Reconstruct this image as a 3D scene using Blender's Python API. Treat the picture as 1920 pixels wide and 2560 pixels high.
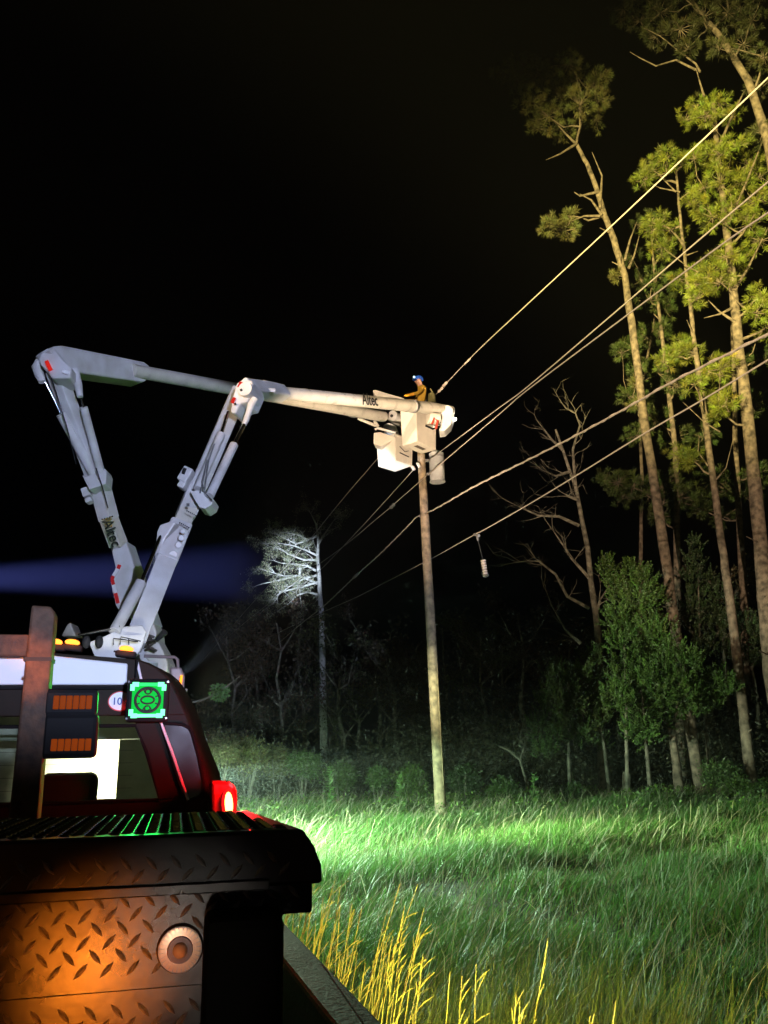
import bpy, bmesh, math, random
import numpy as np
from mathutils import Vector, Matrix

random.seed(7)
rng = np.random.default_rng(7)
for o in list(bpy.data.objects):
    bpy.data.objects.remove(o)
sc = bpy.context.scene
COL = sc.collection
R = math.radians

# ------------------------------------------------------------------ camera
F, W0, H0 = 2050.0, 1920.0, 2560.0
EYE = Vector((0, 0, 1.85))
cam_d = bpy.data.cameras.new("camera")
cam = bpy.data.objects.new("camera", cam_d)
COL.objects.link(cam)
cam_d.sensor_fit = 'HORIZONTAL'
cam_d.sensor_width = 36.0
cam_d.lens = 36.0 * F / W0
cam_d.clip_start = 0.05
cam_d.clip_end = 900
CM = Matrix.Translation(EYE) @ Matrix.Rotation(R(90 + 16.5), 4, 'X') @ Matrix.Rotation(-0.02, 4, 'Z')
cam.matrix_world = CM
sc.camera = cam

# ------------------------------------------------------------------ night sky, faint added sun lamp, exposure
world = bpy.data.worlds.new("World")
sc.world = world
world.use_nodes = True
wn = world.node_tree
bg = wn.nodes["Background"]
sky = wn.nodes.new("ShaderNodeTexSky")
sky.sky_type = 'NISHITA'
sky.sun_disc = False
sky.sun_elevation = R(4)
sky.sun_rotation = R(150)
wn.links.new(sky.outputs[0], bg.inputs[0])
bg.inputs[1].default_value = 0.000001
added_sun_data = bpy.data.lights.new("added_sun", 'SUN')  # very weak added sun lamp; the night has no moon
added_sun_data.energy = 0.0005
added_sun_data.angle = R(0.5)
added_sun_data.color = (0.8, 0.88, 1.0)
added_sun = bpy.data.objects.new("added_sun", added_sun_data)
COL.objects.link(added_sun)
added_sun.rotation_euler = (R(50), 0, R(30))

sc.view_settings.view_transform = 'Standard'
sc.view_settings.look = 'None'
sc.view_settings.exposure = 0.0
sc.view_settings.gamma = 1.0
sc.view_settings.use_curve_mapping = False
sc.render.engine = 'CYCLES'
cy = sc.cycles
cy.use_denoising = True
cy.use_adaptive_sampling = True
cy.adaptive_threshold = 0.02
try:
    cy.denoiser = 'OPENIMAGEDENOISE'
except Exception:
    pass
cy.max_bounces = 5
cy.diffuse_bounces = 2
cy.glossy_bounces = 3
cy.transmission_bounces = 4
cy.transparent_max_bounces = 8
cy.volume_bounces = 0
cy.sample_clamp_indirect = 4.0
cy.caustics_reflective = False
cy.caustics_refractive = False


# ------------------------------------------------------------------ measuring helpers
def ray(x, y):
    v = Vector(((x - W0 / 2) / F, -(y - H0 / 2) / F, -1.0))
    return (CM.to_3x3() @ v).normalized()


def on_plane(x, y, p, n):
    d = ray(x, y)
    t = (Vector(p) - EYE).dot(n) / d.dot(n)
    return EYE + d * t


def at(x, y, Y):
    return on_plane(x, y, Vector((0, Y, 0)), Vector((0, 1, 0)))


def ground_at(x, y, z=0.0):
    return on_plane(x, y, Vector((0, 0, z)), Vector((0, 0, 1)))


HEAD = R(-14)                                        # the road's heading
TD = Vector((math.sin(HEAD), math.cos(HEAD), 0))
TR = Vector((math.cos(HEAD), -math.sin(HEAD), 0))
UP = Vector((0, 0, 1))


def T(u, v, w):                                      # road frame: right, forward, up
    return TR * u + TD * v + UP * w


def tp(x, y, v):
    return on_plane(x, y, TD * v, TD)


def uw(x, y, v):
    p = tp(x, y, v)
    return p.dot(TR), p.z


# ------------------------------------------------------------------ materials
MATS = {}


def mat(name, color, rough=0.5, metal=0.0, var=0.12, scale=8.0, bump=0.0, bscale=40.0, spec=0.5, color2=None, coat=0.0):
    if name in MATS:
        return MATS[name]
    m = bpy.data.materials.new(name)
    m.use_nodes = True
    nt = m.node_tree
    b = nt.nodes["Principled BSDF"]
    b.inputs["Roughness"].default_value = rough
    b.inputs["Metallic"].default_value = metal
    b.inputs["Specular IOR Level"].default_value = spec
    b.inputs["Coat Weight"].default_value = coat
    tc = nt.nodes.new("ShaderNodeTexCoord")
    nz = nt.nodes.new("ShaderNodeTexNoise")
    nz.inputs["Scale"].default_value = scale
    nz.inputs["Detail"].default_value = 5
    nt.links.new(tc.outputs["Object"], nz.inputs["Vector"])
    cr = nt.nodes.new("ShaderNodeValToRGB")
    c2 = color2 or tuple(c * (1 - 2.2 * var) for c in color)
    c1 = tuple(min(1, c * (1 + var)) for c in color)
    cr.color_ramp.elements[0].position = 0.3
    cr.color_ramp.elements[1].position = 0.68
    cr.color_ramp.elements[0].color = (*[max(0, c) for c in c2], 1)
    cr.color_ramp.elements[1].color = (*c1, 1)
    nt.links.new(nz.outputs["Fac"], cr.inputs[0])
    nt.links.new(cr.outputs[0], b.inputs["Base Color"])
    mr = nt.nodes.new("ShaderNodeMapRange")
    mr.inputs["To Min"].default_value = max(0.03, rough - 0.12)
    mr.inputs["To Max"].default_value = min(1, rough + 0.12)
    nt.links.new(nz.outputs["Fac"], mr.inputs["Value"])
    nt.links.new(mr.outputs[0], b.inputs["Roughness"])
    if bump > 0:
        n2 = nt.nodes.new("ShaderNodeTexNoise")
        n2.inputs["Scale"].default_value = bscale
        n2.inputs["Detail"].default_value = 6
        nt.links.new(tc.outputs["Object"], n2.inputs["Vector"])
        bp = nt.nodes.new("ShaderNodeBump")
        bp.inputs["Strength"].default_value = bump
        bp.inputs["Distance"].default_value = 0.02
        nt.links.new(n2.outputs["Fac"], bp.inputs["Height"])
        nt.links.new(bp.outputs[0], b.inputs["Normal"])
    MATS[name] = m
    return m


def emit(name, color, strength):
    if name in MATS:
        return MATS[name]
    m = bpy.data.materials.new(name)
    m.use_nodes = True
    b = m.node_tree.nodes["Principled BSDF"]
    b.inputs["Base Color"].default_value = (*[c * 0.06 for c in color], 1)
    b.inputs["Roughness"].default_value = 0.4
    b.inputs["Specular IOR Level"].default_value = 0.03
    b.inputs["Emission Color"].default_value = (*color, 1)
    b.inputs["Emission Strength"].default_value = strength
    MATS[name] = m
    return m


def glass(name, tint=(0.8, 0.85, 0.8), gloss=0.08):
    m = bpy.data.materials.new(name)
    m.use_nodes = True
    nt = m.node_tree
    nt.nodes.clear()
    o = nt.nodes.new("ShaderNodeOutputMaterial")
    t = nt.nodes.new("ShaderNodeBsdfTransparent")
    t.inputs[0].default_value = (*tint, 1)
    g = nt.nodes.new("ShaderNodeBsdfGlossy")
    g.inputs["Roughness"].default_value = 0.03
    fr = nt.nodes.new("ShaderNodeFresnel")
    fr.inputs[0].default_value = 1.5
    mx = nt.nodes.new("ShaderNodeMixShader")
    nt.links.new(fr.outputs[0], mx.inputs[0])
    nt.links.new(t.outputs[0], mx.inputs[1])
    nt.links.new(g.outputs[0], mx.inputs[2])
    nt.links.new(mx.outputs[0], o.inputs[0])
    MATS[name] = m
    return m


def leafmat(name, rough=0.5, trans=0.25):
    """colour comes from a per-leaf attribute called tint"""
    m = bpy.data.materials.new(name)
    m.use_nodes = True
    nt = m.node_tree
    b = nt.nodes["Principled BSDF"]
    out = nt.nodes["Material Output"]
    at_ = nt.nodes.new("ShaderNodeAttribute")
    at_.attribute_name = "tint"
    b.inputs["Roughness"].default_value = rough
    nt.links.new(at_.outputs["Color"], b.inputs["Base Color"])
    tr = nt.nodes.new("ShaderNodeBsdfTranslucent")
    nt.links.new(at_.outputs["Color"], tr.inputs[0])
    mx = nt.nodes.new("ShaderNodeMixShader")
    mx.inputs[0].default_value = trans
    nt.links.new(b.outputs[0], mx.inputs[1])
    nt.links.new(tr.outputs[0], mx.inputs[2])
    nt.links.new(mx.outputs[0], out.inputs[0])
    MATS[name] = m
    return m


WHITE = mat("white_boom_paint", (0.74, 0.74, 0.76), 0.35, scale=2.2, bump=0.03, bscale=30, color2=(0.60, 0.58, 0.56))
FIBRE = mat("fibreglass_gelcoat", (0.74, 0.70, 0.62), 0.3, var=0.07, scale=3)
GREYM = mat("grey_metal", (0.35, 0.35, 0.36), 0.4, 0.6)
STEEL = mat("rod_chrome", (0.7, 0.7, 0.72), 0.15, 1.0, var=0.03)
DARKM = mat("dark_metal", (0.03, 0.03, 0.032), 0.55, 0.0, spec=0.15)
BLACK = mat("black_plastic", (0.012, 0.012, 0.013), 0.6, spec=0.1)
BLKP = mat("black_plate", (0.05, 0.047, 0.045), 0.30, 0.7, var=0.2, scale=12, bump=0.025, bscale=60)
LUGM = mat("lug_highlight_tone", (0.34, 0.31, 0.28), 0.3, 0.0, var=0.3, scale=60)  # lug colour raised to stand in for highlights on the tread
TAILM = mat("worn_cream_panel", (0.60, 0.60, 0.47), 0.6, var=0.16, scale=7, bump=0.5, bscale=9)
LIDM = mat("black_lid_paint", (0.016, 0.015, 0.015), 0.4, 0.0, var=0.2, scale=9, bump=0.05, bscale=60)
BEDM = mat("black_bed_paint", (0.012, 0.010, 0.009), 0.8, bump=0.2, bscale=80, spec=0.05)
CABM = mat("brown_cab_paint", (0.022, 0.016, 0.011), 0.55, 0.0, var=0.2, scale=3, spec=0.08)
CABW = mat("white_cab_paint", (0.72, 0.74, 0.78), 0.4, var=0.04, scale=2)
POSTM = mat("rack_steel", (0.09, 0.045, 0.025), 0.7, 0.0, var=0.3, scale=25, bump=0.25, bscale=60)
RUBBER = mat("rubber", (0.01, 0.01, 0.01), 0.85, spec=0.08)
SEATM = mat("seat_cloth", (0.04, 0.04, 0.035), 0.9)
CHROME = mat("chrome", (0.8, 0.8, 0.8), 0.12, 1.0, var=0.03)
REDR = emit("red_reflector_glow", (1.0, 0.03, 0.02), 0.55)  # glow stands in for light thrown back by the reflectors
REDTAPE = mat("red_tape", (0.75, 0.02, 0.02), 0.4, var=0.05)
WHTAPE = mat("white_tape", (0.95, 0.95, 0.95), 0.35, var=0.02)
INK = mat("black_print", (0.01, 0.01, 0.012), 0.5)
GOLD = mat("gold_print", (0.55, 0.40, 0.12), 0.4)
BLUEINK = mat("blue_print", (0.03, 0.06, 0.25), 0.5)
REDINK = mat("red_print", (0.6, 0.04, 0.03), 0.5)
GLASS = glass("window_glass", (0.78, 0.84, 0.76))
DGLASS = mat("dark_glass", (0.02, 0.016, 0.014), 0.18, 0.0, var=0.1, spec=0.4)
WOOD = mat("pole_wood", (0.30, 0.22, 0.14), 0.85, var=0.3, scale=6, bump=0.5, bscale=30)
CAN = mat("transformer_paint", (0.52, 0.52, 0.53), 0.4, var=0.05)
PORC = mat("porcelain", (0.55, 0.47, 0.40), 0.25)
WIREM = mat("aluminium_wire", (0.5, 0.44, 0.38), 0.5, 0.1, var=0.15, scale=40)
BARKP = mat("pine_bark", (0.15, 0.115, 0.09), 0.95, var=0.35, scale=5, bump=1.0, bscale=9)
BARKG = mat("grey_bark", (0.15, 0.135, 0.11), 0.95, var=0.35, scale=5, bump=0.9, bscale=14)
LEAF = leafmat("foliage", 0.5, 0.25)
GRASSM = leafmat("grass_blades", 0.55, 0.35)
SKIN = mat("skin", (0.50, 0.28, 0.20), 0.5, var=0.05)
SHIRT = mat("work_shirt", (0.42, 0.24, 0.02), 0.85, var=0.15, scale=30)
TROUS = mat("work_trousers", (0.03, 0.035, 0.06), 0.9)
GLOVE = mat("rubber_glove", (0.80, 0.36, 0.02), 0.5)
HELM = mat("blue_helmet", (0.02, 0.10, 0.55), 0.25, var=0.03)

AMB = emit("amber_lens", (1.0, 0.24, 0.015), 3.0)
AMBHOT = emit("amber_core", (1.0, 0.27, 0.03), 3.4)
AMBDIM = emit("amber_lens_dim", (1.0, 0.16, 0.01), 0.2)
REDHOT = emit("red_lamp_core", (1.0, 0.50, 0.10), 9.0)
REDL = emit("red_lamp_lens", (1.0, 0.01, 0.01), 1.2)
GRNHOT = emit("green_led_core", (0.03, 1.0, 0.16), 1.7)
GRNWHT = emit("green_led_hot", (0.16, 1.0, 0.42), 2.6)
GRNL = emit("green_led_glow", (0.0, 0.8, 0.07), 0.75)
LAMPW = emit("white_lamp", (1.0, 0.95, 0.85), 12.0)


# ------------------------------------------------------------------ mesh helpers
class MB:
    def __init__(s):
        s.v, s.f = [], []

    def add(s, vs, fs):
        n = len(s.v)
        s.v += [Vector(v) for v in vs]
        s.f += [tuple(i + n for i in f) for f in fs]
        return s

    def box(s, c, size, M=None):
        hx, hy, hz = [k / 2 for k in size]
        vs = [Vector((x, y, z)) for x in (-hx, hx) for y in (-hy, hy) for z in (-hz, hz)]
        if M is not None:
            vs = [M @ v for v in vs]
        vs = [v + Vector(c) for v in vs]
        return s.add(vs, [(0, 1, 3, 2), (4, 6, 7, 5), (0, 4, 5, 1), (2, 3, 7, 6), (0, 2, 6, 4), (1, 5, 7, 3)])

    def tbox(s, u0, u1, v0, v1, w0, w1):             # box in the road frame
        vs = [T(u, v, w) for u in (u0, u1) for v in (v0, v1) for w in (w0, w1)]
        return s.add(vs, [(0, 1, 3, 2), (4, 6, 7, 5), (0, 4, 5, 1), (2, 3, 7, 6), (0, 2, 6, 4), (1, 5, 7, 3)])

    def beam(s, p0, p1, w0, h0, w1=None, h1=None, side=None, ch=0.0):
        """box-section beam; side = direction of its width; ch = chamfer share"""
        p0, p1 = Vector(p0), Vector(p1)
        w1 = w0 if w1 is None else w1
        h1 = h0 if h1 is None else h1
        a = (p1 - p0).normalized()
        sd = Vector(side) if side is not None else Vector((1, 0, 0))
        sd = (sd - a * sd.dot(a)).normalized()
        up = a.cross(sd)
        rings = []
        for p, w, h in ((p0, w0, h0), (p1, w1, h1)):
            if ch > 0:
                cw, chh = w * ch, h * ch
                prof = [(-w / 2 + cw, -h / 2), (w / 2 - cw, -h / 2), (w / 2, -h / 2 + chh), (w / 2, h / 2 - chh),
                        (w / 2 - cw, h / 2), (-w / 2 + cw, h / 2), (-w / 2, h / 2 - chh), (-w / 2, -h / 2 + chh)]
            else:
                prof = [(-w / 2, -h / 2), (w / 2, -h / 2), (w / 2, h / 2), (-w / 2, h / 2)]
            rings.append([p + sd * a_ + up * b_ for a_, b_ in prof])
        n = len(rings[0])
        fs = [(i, (i + 1) % n, n + (i + 1) % n, n + i) for i in range(n)]
        fs += [tuple(reversed(range(n))), tuple(range(n, 2 * n))]
        return s.add(rings[0] + rings[1], fs)

    def tube(s, pts, rad, n=10, caps=True):
        pts = [Vector(p) for p in pts]
        if not hasattr(rad, '__len__'):
            rad = [rad] * len(pts)
        ref = None
        base = len(s.v)
        vs, fs = [], []
        for i, p in enumerate(pts):
            a = (pts[min(i + 1, len(pts) - 1)] - pts[max(i - 1, 0)]).normalized()
            if ref is None:
                ref = Vector((0, 0, 1)) if abs(a.z) < 0.9 else Vector((1, 0, 0))
            e1 = (ref - a * ref.dot(a)).normalized()
            e2 = a.cross(e1)
            ref = e1
            for k in range(n):
                t = 2 * math.pi * k / n
                vs.append(p + (e1 * math.cos(t) + e2 * math.sin(t)) * rad[i])
        for i in range(len(pts) - 1):
            for k in range(n):
                fs.append((i * n + k, i * n + (k + 1) % n, (i + 1) * n + (k + 1) % n, (i + 1) * n + k))
        if caps:
            fs.append(tuple(reversed(range(n))))
            fs.append(tuple(range((len(pts) - 1) * n, len(pts) * n)))
        return s.add(vs, fs)

    def prism(s, poly, ext):
        """extrude a closed polygon (world points) by a vector"""
        n = len(poly)
        ext = Vector(ext)
        vs = [Vector(p) for p in poly] + [Vector(p) + ext for p in poly]
        fs = [tuple(reversed(range(n))), tuple(range(n, 2 * n))]
        fs += [(i, (i + 1) % n, n + (i + 1) % n, n + i) for i in range(n)]
        return s.add(vs, fs)

    def ball(s, c, r, M=None, nu=12, nv=8):
        c = Vector(c)
        rr = r if hasattr(r, '__len__') else (r, r, r)
        vs, fs = [], []
        for j in range(nv + 1):
            ph = math.pi * j / nv
            for i in range(nu):
                t = 2 * math.pi * i / nu
                v = Vector((rr[0] * math.sin(ph) * math.cos(t), rr[1] * math.sin(ph) * math.sin(t), rr[2] * math.cos(ph)))
                vs.append(c + (M @ v if M is not None else v))
        for j in range(nv):
            for i in range(nu):
                fs.append((j * nu + i, (j + 1) * nu + i, (j + 1) * nu + (i + 1) % nu, j * nu + (i + 1) % nu))
        return s.add(vs, fs)

    def mesh(s, name):
        me = bpy.data.meshes.new(name)
        me.from_pydata([tuple(v) for v in s.v], [], s.f)
        bm = bmesh.new()
        bm.from_mesh(me)
        bmesh.ops.remove_doubles(bm, verts=bm.verts, dist=1e-6)
        bmesh.ops.recalc_face_normals(bm, faces=bm.faces)
        bm.to_mesh(me)
        bm.free()
        return me

    def build(s, name, m, parent=None, smooth=False, bevel=0.0):
        me = s.mesh(name)
        return link(name, me, m, parent, smooth, bevel)


def link(name, me, m, parent=None, smooth=False, bevel=0.0):
    o = bpy.data.objects.new(name, me)
    COL.objects.link(o)
    if m is not None and not me.materials:
        me.materials.append(m)
    if smooth:
        me.polygons.foreach_set("use_smooth", [True] * len(me.polygons))
        if hasattr(me, "set_sharp_from_angle"):
            me.set_sharp_from_angle(angle=R(40))
    if bevel > 0:
        b = o.modifiers.new("bevel", 'BEVEL')
        b.width = bevel
        b.segments = 2
        b.limit_method = 'ANGLE'
        b.angle_limit = R(35)
    if parent is not None:
        attach(o, parent)
    return o


def world_loc(o):
    p = Vector((0, 0, 0))
    while o is not None:
        p += o.location
        if o.parent is not None:
            p += o.matrix_parent_inverse.translation
        o = o.parent
    return p


def attach(o, parent):
    o.parent = parent
    o.matrix_parent_inverse = Matrix.Translation(-world_loc(parent))


def thing(name, label, cat, loc, group=None):
    e = bpy.data.objects.new(name, None)
    COL.objects.link(e)
    e.empty_display_size = 0.2
    e.location = loc
    tag(e, label, cat, group)
    return e


def tag(o, label=None, cat=None, group=None, kind=None):
    if label:
        o["label"] = label
    if cat:
        o["category"] = cat
    if group:
        o["group"] = group
    if kind:
        o["kind"] = kind
    return o


def text_part(name, body, size, m, origin, xdir, ydir, parent, shear=0.0, space=1.0):
    cu = bpy.data.curves.new("lettering", 'FONT')
    cu.body = body
    cu.size = size
    cu.align_x = 'CENTER'
    cu.align_y = 'CENTER'
    cu.extrude = 0.0015
    cu.offset = size * 0.012
    cu.shear = shear
    cu.space_character = space
    to = bpy.data.objects.new("lettering_tmp", cu)
    COL.objects.link(to)
    dg = bpy.context.evaluated_depsgraph_get()
    me = bpy.data.meshes.new_from_object(to.evaluated_get(dg))
    bpy.data.objects.remove(to)
    x = Vector(xdir).normalized()
    y = Vector(ydir)
    y = (y - x * y.dot(x)).normalized()
    z = x.cross(y)
    M = Matrix((x, y, z)).transposed().to_4x4()
    me.transform(Matrix.Translation(origin) @ M)
    me.materials.clear()
    return link(name, me, m, parent)


def spot(name, loc, target, power, color, angle, blend=0.4, size=0.05, sx=1.0, sy=1.0, parent=None):
    l = bpy.data.lights.new(name, 'SPOT')
    l.energy = power
    l.color = color
    l.spot_size = R(angle)
    l.spot_blend = blend
    l.shadow_soft_size = size
    o = bpy.data.objects.new(name, l)
    COL.objects.link(o)
    d = (Vector(target) - Vector(loc)).normalized()
    q = d.to_track_quat('-Z', 'Y').to_matrix().to_4x4()
    o.matrix_world = Matrix.Translation(loc) @ q @ Matrix.Diagonal((sx, sy, 1, 1))
    return o


def point(name, loc, power, color, size=0.03):
    l = bpy.data.lights.new(name, 'POINT')
    l.energy = power
    l.color = color
    l.shadow_soft_size = size
    o = bpy.data.objects.new(name, l)
    COL.objects.link(o)
    o.location = loc
    return o


# ------------------------------------------------------------------ key positions
POLE_Y = 24.5
pole_base = at(1103, 2043, POLE_Y)
LH = R(-15.5)                                         # heading of the power line
LD = Vector((math.sin(LH), math.cos(LH), 0))
LN = Vector((math.cos(LH), -math.sin(LH), 0))


def on_line(x, y, off=0.0):
    return on_plane(x, y, Vector((pole_base.x, pole_base.y, 0)) + LN * off, LN)


# ------------------------------------------------------------------ lamps standing in the place, and added lights
# work light heads, some of them added, on the trucks and on the crew vehicle parked behind the photographer
COOL = (0.58, 0.67, 1.0)
crew = T(4.3, -25.0, 1.9)
spot("crew_light_boom", crew, T(-0.6, 14.0, 1.9 + 39 * math.tan(R(5.85))), 43000, COOL, 12.0, 0.12, 0.12, sx=2.2)
CW = Vector((-16.0, -20.0, 3.5))
spot("crew_light_crown", CW, at(1835, 600, 33), 800000, (1.0, 0.84, 0.27), 22, 0.85, 0.15)
spot("wire_fill_light", CW - UP * 0.3, on_line(1490, 780), 130000, (1.0, 0.74, 0.46), 17, 0.5, 0.15, sx=1.2)  # extra spot added beside the crown light to brighten the wires
spot("wood_edge_fill_light", T(0.5, 17.9, 2.7), at(1680, 1680, 31), 17000, (0.90, 1.0, 0.66), 28, 0.9, 0.10)  # added spot without a fixture, brightens the cedars
spot("deck_light_bucket", T(0.08, 9.0, 2.15), at(1010, 1080, 22), 20000, (1.0, 0.74, 0.50), 36, 0.8, 0.12)
VERGE_LAMP = T(0.53, 17.6, 1.62)
point("deck_light_verge", VERGE_LAMP, 11000, (0.64, 1.0, 0.66), 0.012)
spot("verge_fill_light", VERGE_LAMP, VERGE_LAMP + Vector((1.0, 0.06, -0.05)), 18000, (0.78, 1.0, 0.45), 44, 0.9, 0.012)  # second spot added at the verge lamp to brighten the far grass
spot("scene_light_far_bucket", at(455, 1690, 17.0), at(985, 1160, 24.0), 11000, (0.85, 0.93, 1.0), 9, 0.5, 0.08)
spot("scene_light_tree", at(452, 1690, 17.0), at(730, 1420, 50), 190000, (0.70, 0.83, 1.0), 8.6, 1.0, 0.08)
spot("blue_streak_light", at(-500, 1454, 22), at(640, 1432, 300), 22000000, (0.20, 0.25, 1.0), 5.6, 0.9, 0.10)  # added lamp off to the left, only draws a blue streak in haze

# ------------------------------------------------------------------ ground, road
FOREST_Y = 33.5


def hgt(x, y):
    return 0.06 * np.sin(x * 0.5 + 0.7) * np.cos(y * 0.37) + 0.04 * np.sin(x * 1.3 + y * 0.9)


nx, ny = 120, 120
gx = np.concatenate([np.linspace(-300, -32, 14), np.linspace(-30, 40, 92), np.linspace(44, 300, 14)])
gy = np.concatenate([np.linspace(-60, -3, 8), np.linspace(-2, 70, 96), np.linspace(80, 600, 16)])
GX, GY = np.meshgrid(gx, gy)
damp = np.clip((GX * TR.x + GY * TR.y - 1.5) / 1.5, 0, 1)
GZ = hgt(GX, GY) * damp - 0.02
verts = np.stack([GX, GY, GZ], -1).reshape(-1, 3)
nxx, nyy = len(gx), len(gy)
faces = [(j * nxx + i, j * nxx + i + 1, (j + 1) * nxx + i + 1, (j + 1) * nxx + i) for j in range(nyy - 1) for i in range(nxx - 1)]
me = bpy.data.meshes.new("ground")
me.from_pydata(verts.tolist(), [], faces)
g = link("ground", me, mat("soil_and_thatch", (0.055, 0.06, 0.03), 0.95, var=0.4, scale=1.6, bump=0.6, bscale=12), smooth=True)
tag(g, kind="structure")
rd = MB()
for v0, v1 in ((-20, 40), (40, 110)):
    rd.add([T(-6.5, v0, 0.012), T(1.25, v0, 0.012), T(1.25, v1, 0.012), T(-6.5, v1, 0.012)], [(0, 1, 2, 3)])
tag(rd.build("road", mat("asphalt", (0.05, 0.05, 0.052), 0.85, var=0.2, scale=30, bump=0.4, bscale=120)), kind="structure")


# ------------------------------------------------------------------ foreground utility truck
truck = thing("utility_truck", "dark brown utility truck with green pod light and diamond plate toolbox in the foreground",
              "truck", T(-0.8, 2.5, 0))
V0 = 1.5                                              # rear face of the toolbox
V1 = 2.02
VC = 3.5                                              # rear wall of the cab

# --- bed
bd = MB()
bd.tbox(-2.0, 0.42, 0.75, 3.2, 0.95, 1.06)
bd.build("bed_floor", BEDM, truck, bevel=0.008)
side = MB()
q0, q1 = ground_at(706, 2300, 1.32), ground_at(985, 2585, 1.32)
side.prism([q0, q1, q1 + TR * -0.10, q0 + TR * -0.10], (0, 0, -0.36))
side.build("bed_side", BEDM, truck, bevel=0.01)
ch = MB()
ch.tbox(-1.25, -1.1, 0.8, 9.0 - 2.0, 0.6, 0.8)
ch.tbox(-0.55, -0.4, 0.8, 9.0 - 2.0, 0.6, 0.8)
ch.build("chassis", DARKM, truck)
for v_ in (1.9, 5.9):
    for u_ in (-1.85, 0.0):
        w_ = MB()
        w_.tube([T(u_ - 0.14, v_, 0.48), T(u_ + 0.14, v_, 0.48)], 0.47, 28)
        wo = w_.build("wheel", RUBBER, truck, smooth=True)
        h_ = MB()
        h_.tube([T(u_ - 0.15, v_, 0.48), T(u_ + 0.15, v_, 0.48)], 0.25, 20)
        h_.build("rim", GREYM, wo, smooth=True)

# --- toolbox: body, lid with tapered end, lugs
tb = MB()
uA, wA = uw(781, 2252, V0)
uB = -1.85
w_lip = uw(600, 2216, V0)[1]
w_seam = uw(600, 2452, V0)[1]
w_low = uw(640, 2291, V0)[1]
u_in = uw(706, 2300, V0)[0]
face_poly = [T(uB, V0, 1.06), T(u_in, V0, 1.06), T(u_in, V0, w_low), T(uA, V0, w_low), T(uA, V0, w_lip + 0.03), T(uB, V0, w_lip + 0.03)]
tb.prism(face_poly, TD * (V1 - V0))
toolbox = tb.build("toolbox", BLKP, truck, bevel=0.004)
ws = uw(600, 2452, V0)[1]
lp = MB()
lp.tbox(uB, u_in - 0.003, V0 - 0.004, V0 - 0.001, 1.07, ws)
lp.build("lower_plate", BLKP, toolbox)
lid = MB()
prof = [uw(803, 2203, V0), uw(800, 2160, V0), uw(785, 2118, V0), uw(768, 2090, V0), uw(753, 2078, V0)]
wt = uw(400, 2084, V0)[1]
near = [T(u, V0 - 0.02, w) for u, w in prof]
near_l = [T(uB - 0.02, V0 - 0.02, prof[0][1]), T(uB - 0.02, V0 - 0.02, wt)]
u_far = uw(622, 2038, V1)[0]
ring0 = [T(uB - 0.02, V0 - 0.02, w_lip), T(prof[0][0], V0 - 0.02, w_lip)] + [T(u, V0 - 0.02, w) for u, w in prof[1:4]] + [T(prof[4][0], V0 - 0.02, wt), T(uB - 0.02, V0 - 0.02, wt)]
ring1 = [p + TD * (V1 - V0 + 0.04) + TR * (-(prof[4][0] - u_far) if i not in (0, 6) else 0) for i, p in enumerate(ring0)]
n = len(ring0)
lid.add(ring0 + ring1, [tuple(range(n)), tuple(range(n, 2 * n))] + [(i, (i + 1) % n, n + (i + 1) % n, n + i) for i in range(n)])
lido = lid.build("lid", LIDM, toolbox, bevel=0.006)
lipb = MB()
lipb.tbox(uB - 0.02, uw(640, 2216, V0)[0] + 0.02, V0 - 0.028, V0 - 0.021, w_lip - 0.004, w_lip + 0.012)
lipb.build("lid_lip", BLKP, toolbox, bevel=0.002)


def lug_mesh(L=0.030, Wd=0.0078, H=0.0034):
    pts = [(-L / 2, 0, 0), (-L / 6, -Wd / 2, 0), (L / 6, -Wd / 2, 0), (L / 2, 0, 0), (L / 6, Wd / 2, 0), (-L / 6, Wd / 2, 0),
           (-L / 3, 0, H), (L / 3, 0, H)]
    fs = [(0, 1, 6), (1, 2, 7, 6), (2, 3, 7), (3, 4, 7), (4, 5, 6, 7), (5, 0, 6)]
    m_ = bpy.data.meshes.new("tread_lug")
    m_.from_pydata(pts, [], fs)
    m_.materials.append(LUGM)
    return m_


LUG = lug_mesh()
Pp = 0.039
k = 0


def lug_rows(u0, u1, w0, w1):
    i = 0
    w = w1
    while w > w0:
        u = u0 + (Pp / 2 if i % 2 else 0)
        while u < u1:
            yield u, w, (1 if i % 2 else -1)
            u += Pp
        w -= Pp / 2
        i += 1


Mface = Matrix((TR, UP, -TD)).transposed().to_4x4()   # local x right, y up, z toward viewer
pod_c = (uw(450, 2370, V0))
for u, w, sg in lug_rows(-0.42, u_in + 0.12, 1.10, w_lip - 0.012):
    if (u > u_in - 0.02 and w < w_low + 0.02) or u > uA - 0.025:
        continue
    if abs(w - ws) < 0.012:
        continue
    if (u - pod_c[0]) ** 2 + (w - pod_c[1]) ** 2 < 0.038 ** 2:
        continue
    off = -0.0045 if w < ws else -0.0006
    o = bpy.data.objects.new("tread_lug", LUG)
    COL.objects.link(o)
    o.matrix_local = Matrix.Translation(T(u, V0 + off, w)) @ Mface @ Matrix.Rotation(R(48) * sg, 4, 'Z')
    attach(o, toolbox)
for u, w, sg in lug_rows(-0.42, prof[0][0] - 0.05, w_lip + 0.015, w_lip + 0.045):
    o = bpy.data.objects.new("tread_lug", LUG)
    COL.objects.link(o)
    o.matrix_local = Matrix.Translation(T(u, V0 - 0.0206, w)) @ Mface @ Matrix.Rotation(R(48) * sg, 4, 'Z')
    attach(o, toolbox)
lt = MB()
Mtop = Matrix((TR, TD, UP)).transposed()
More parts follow.
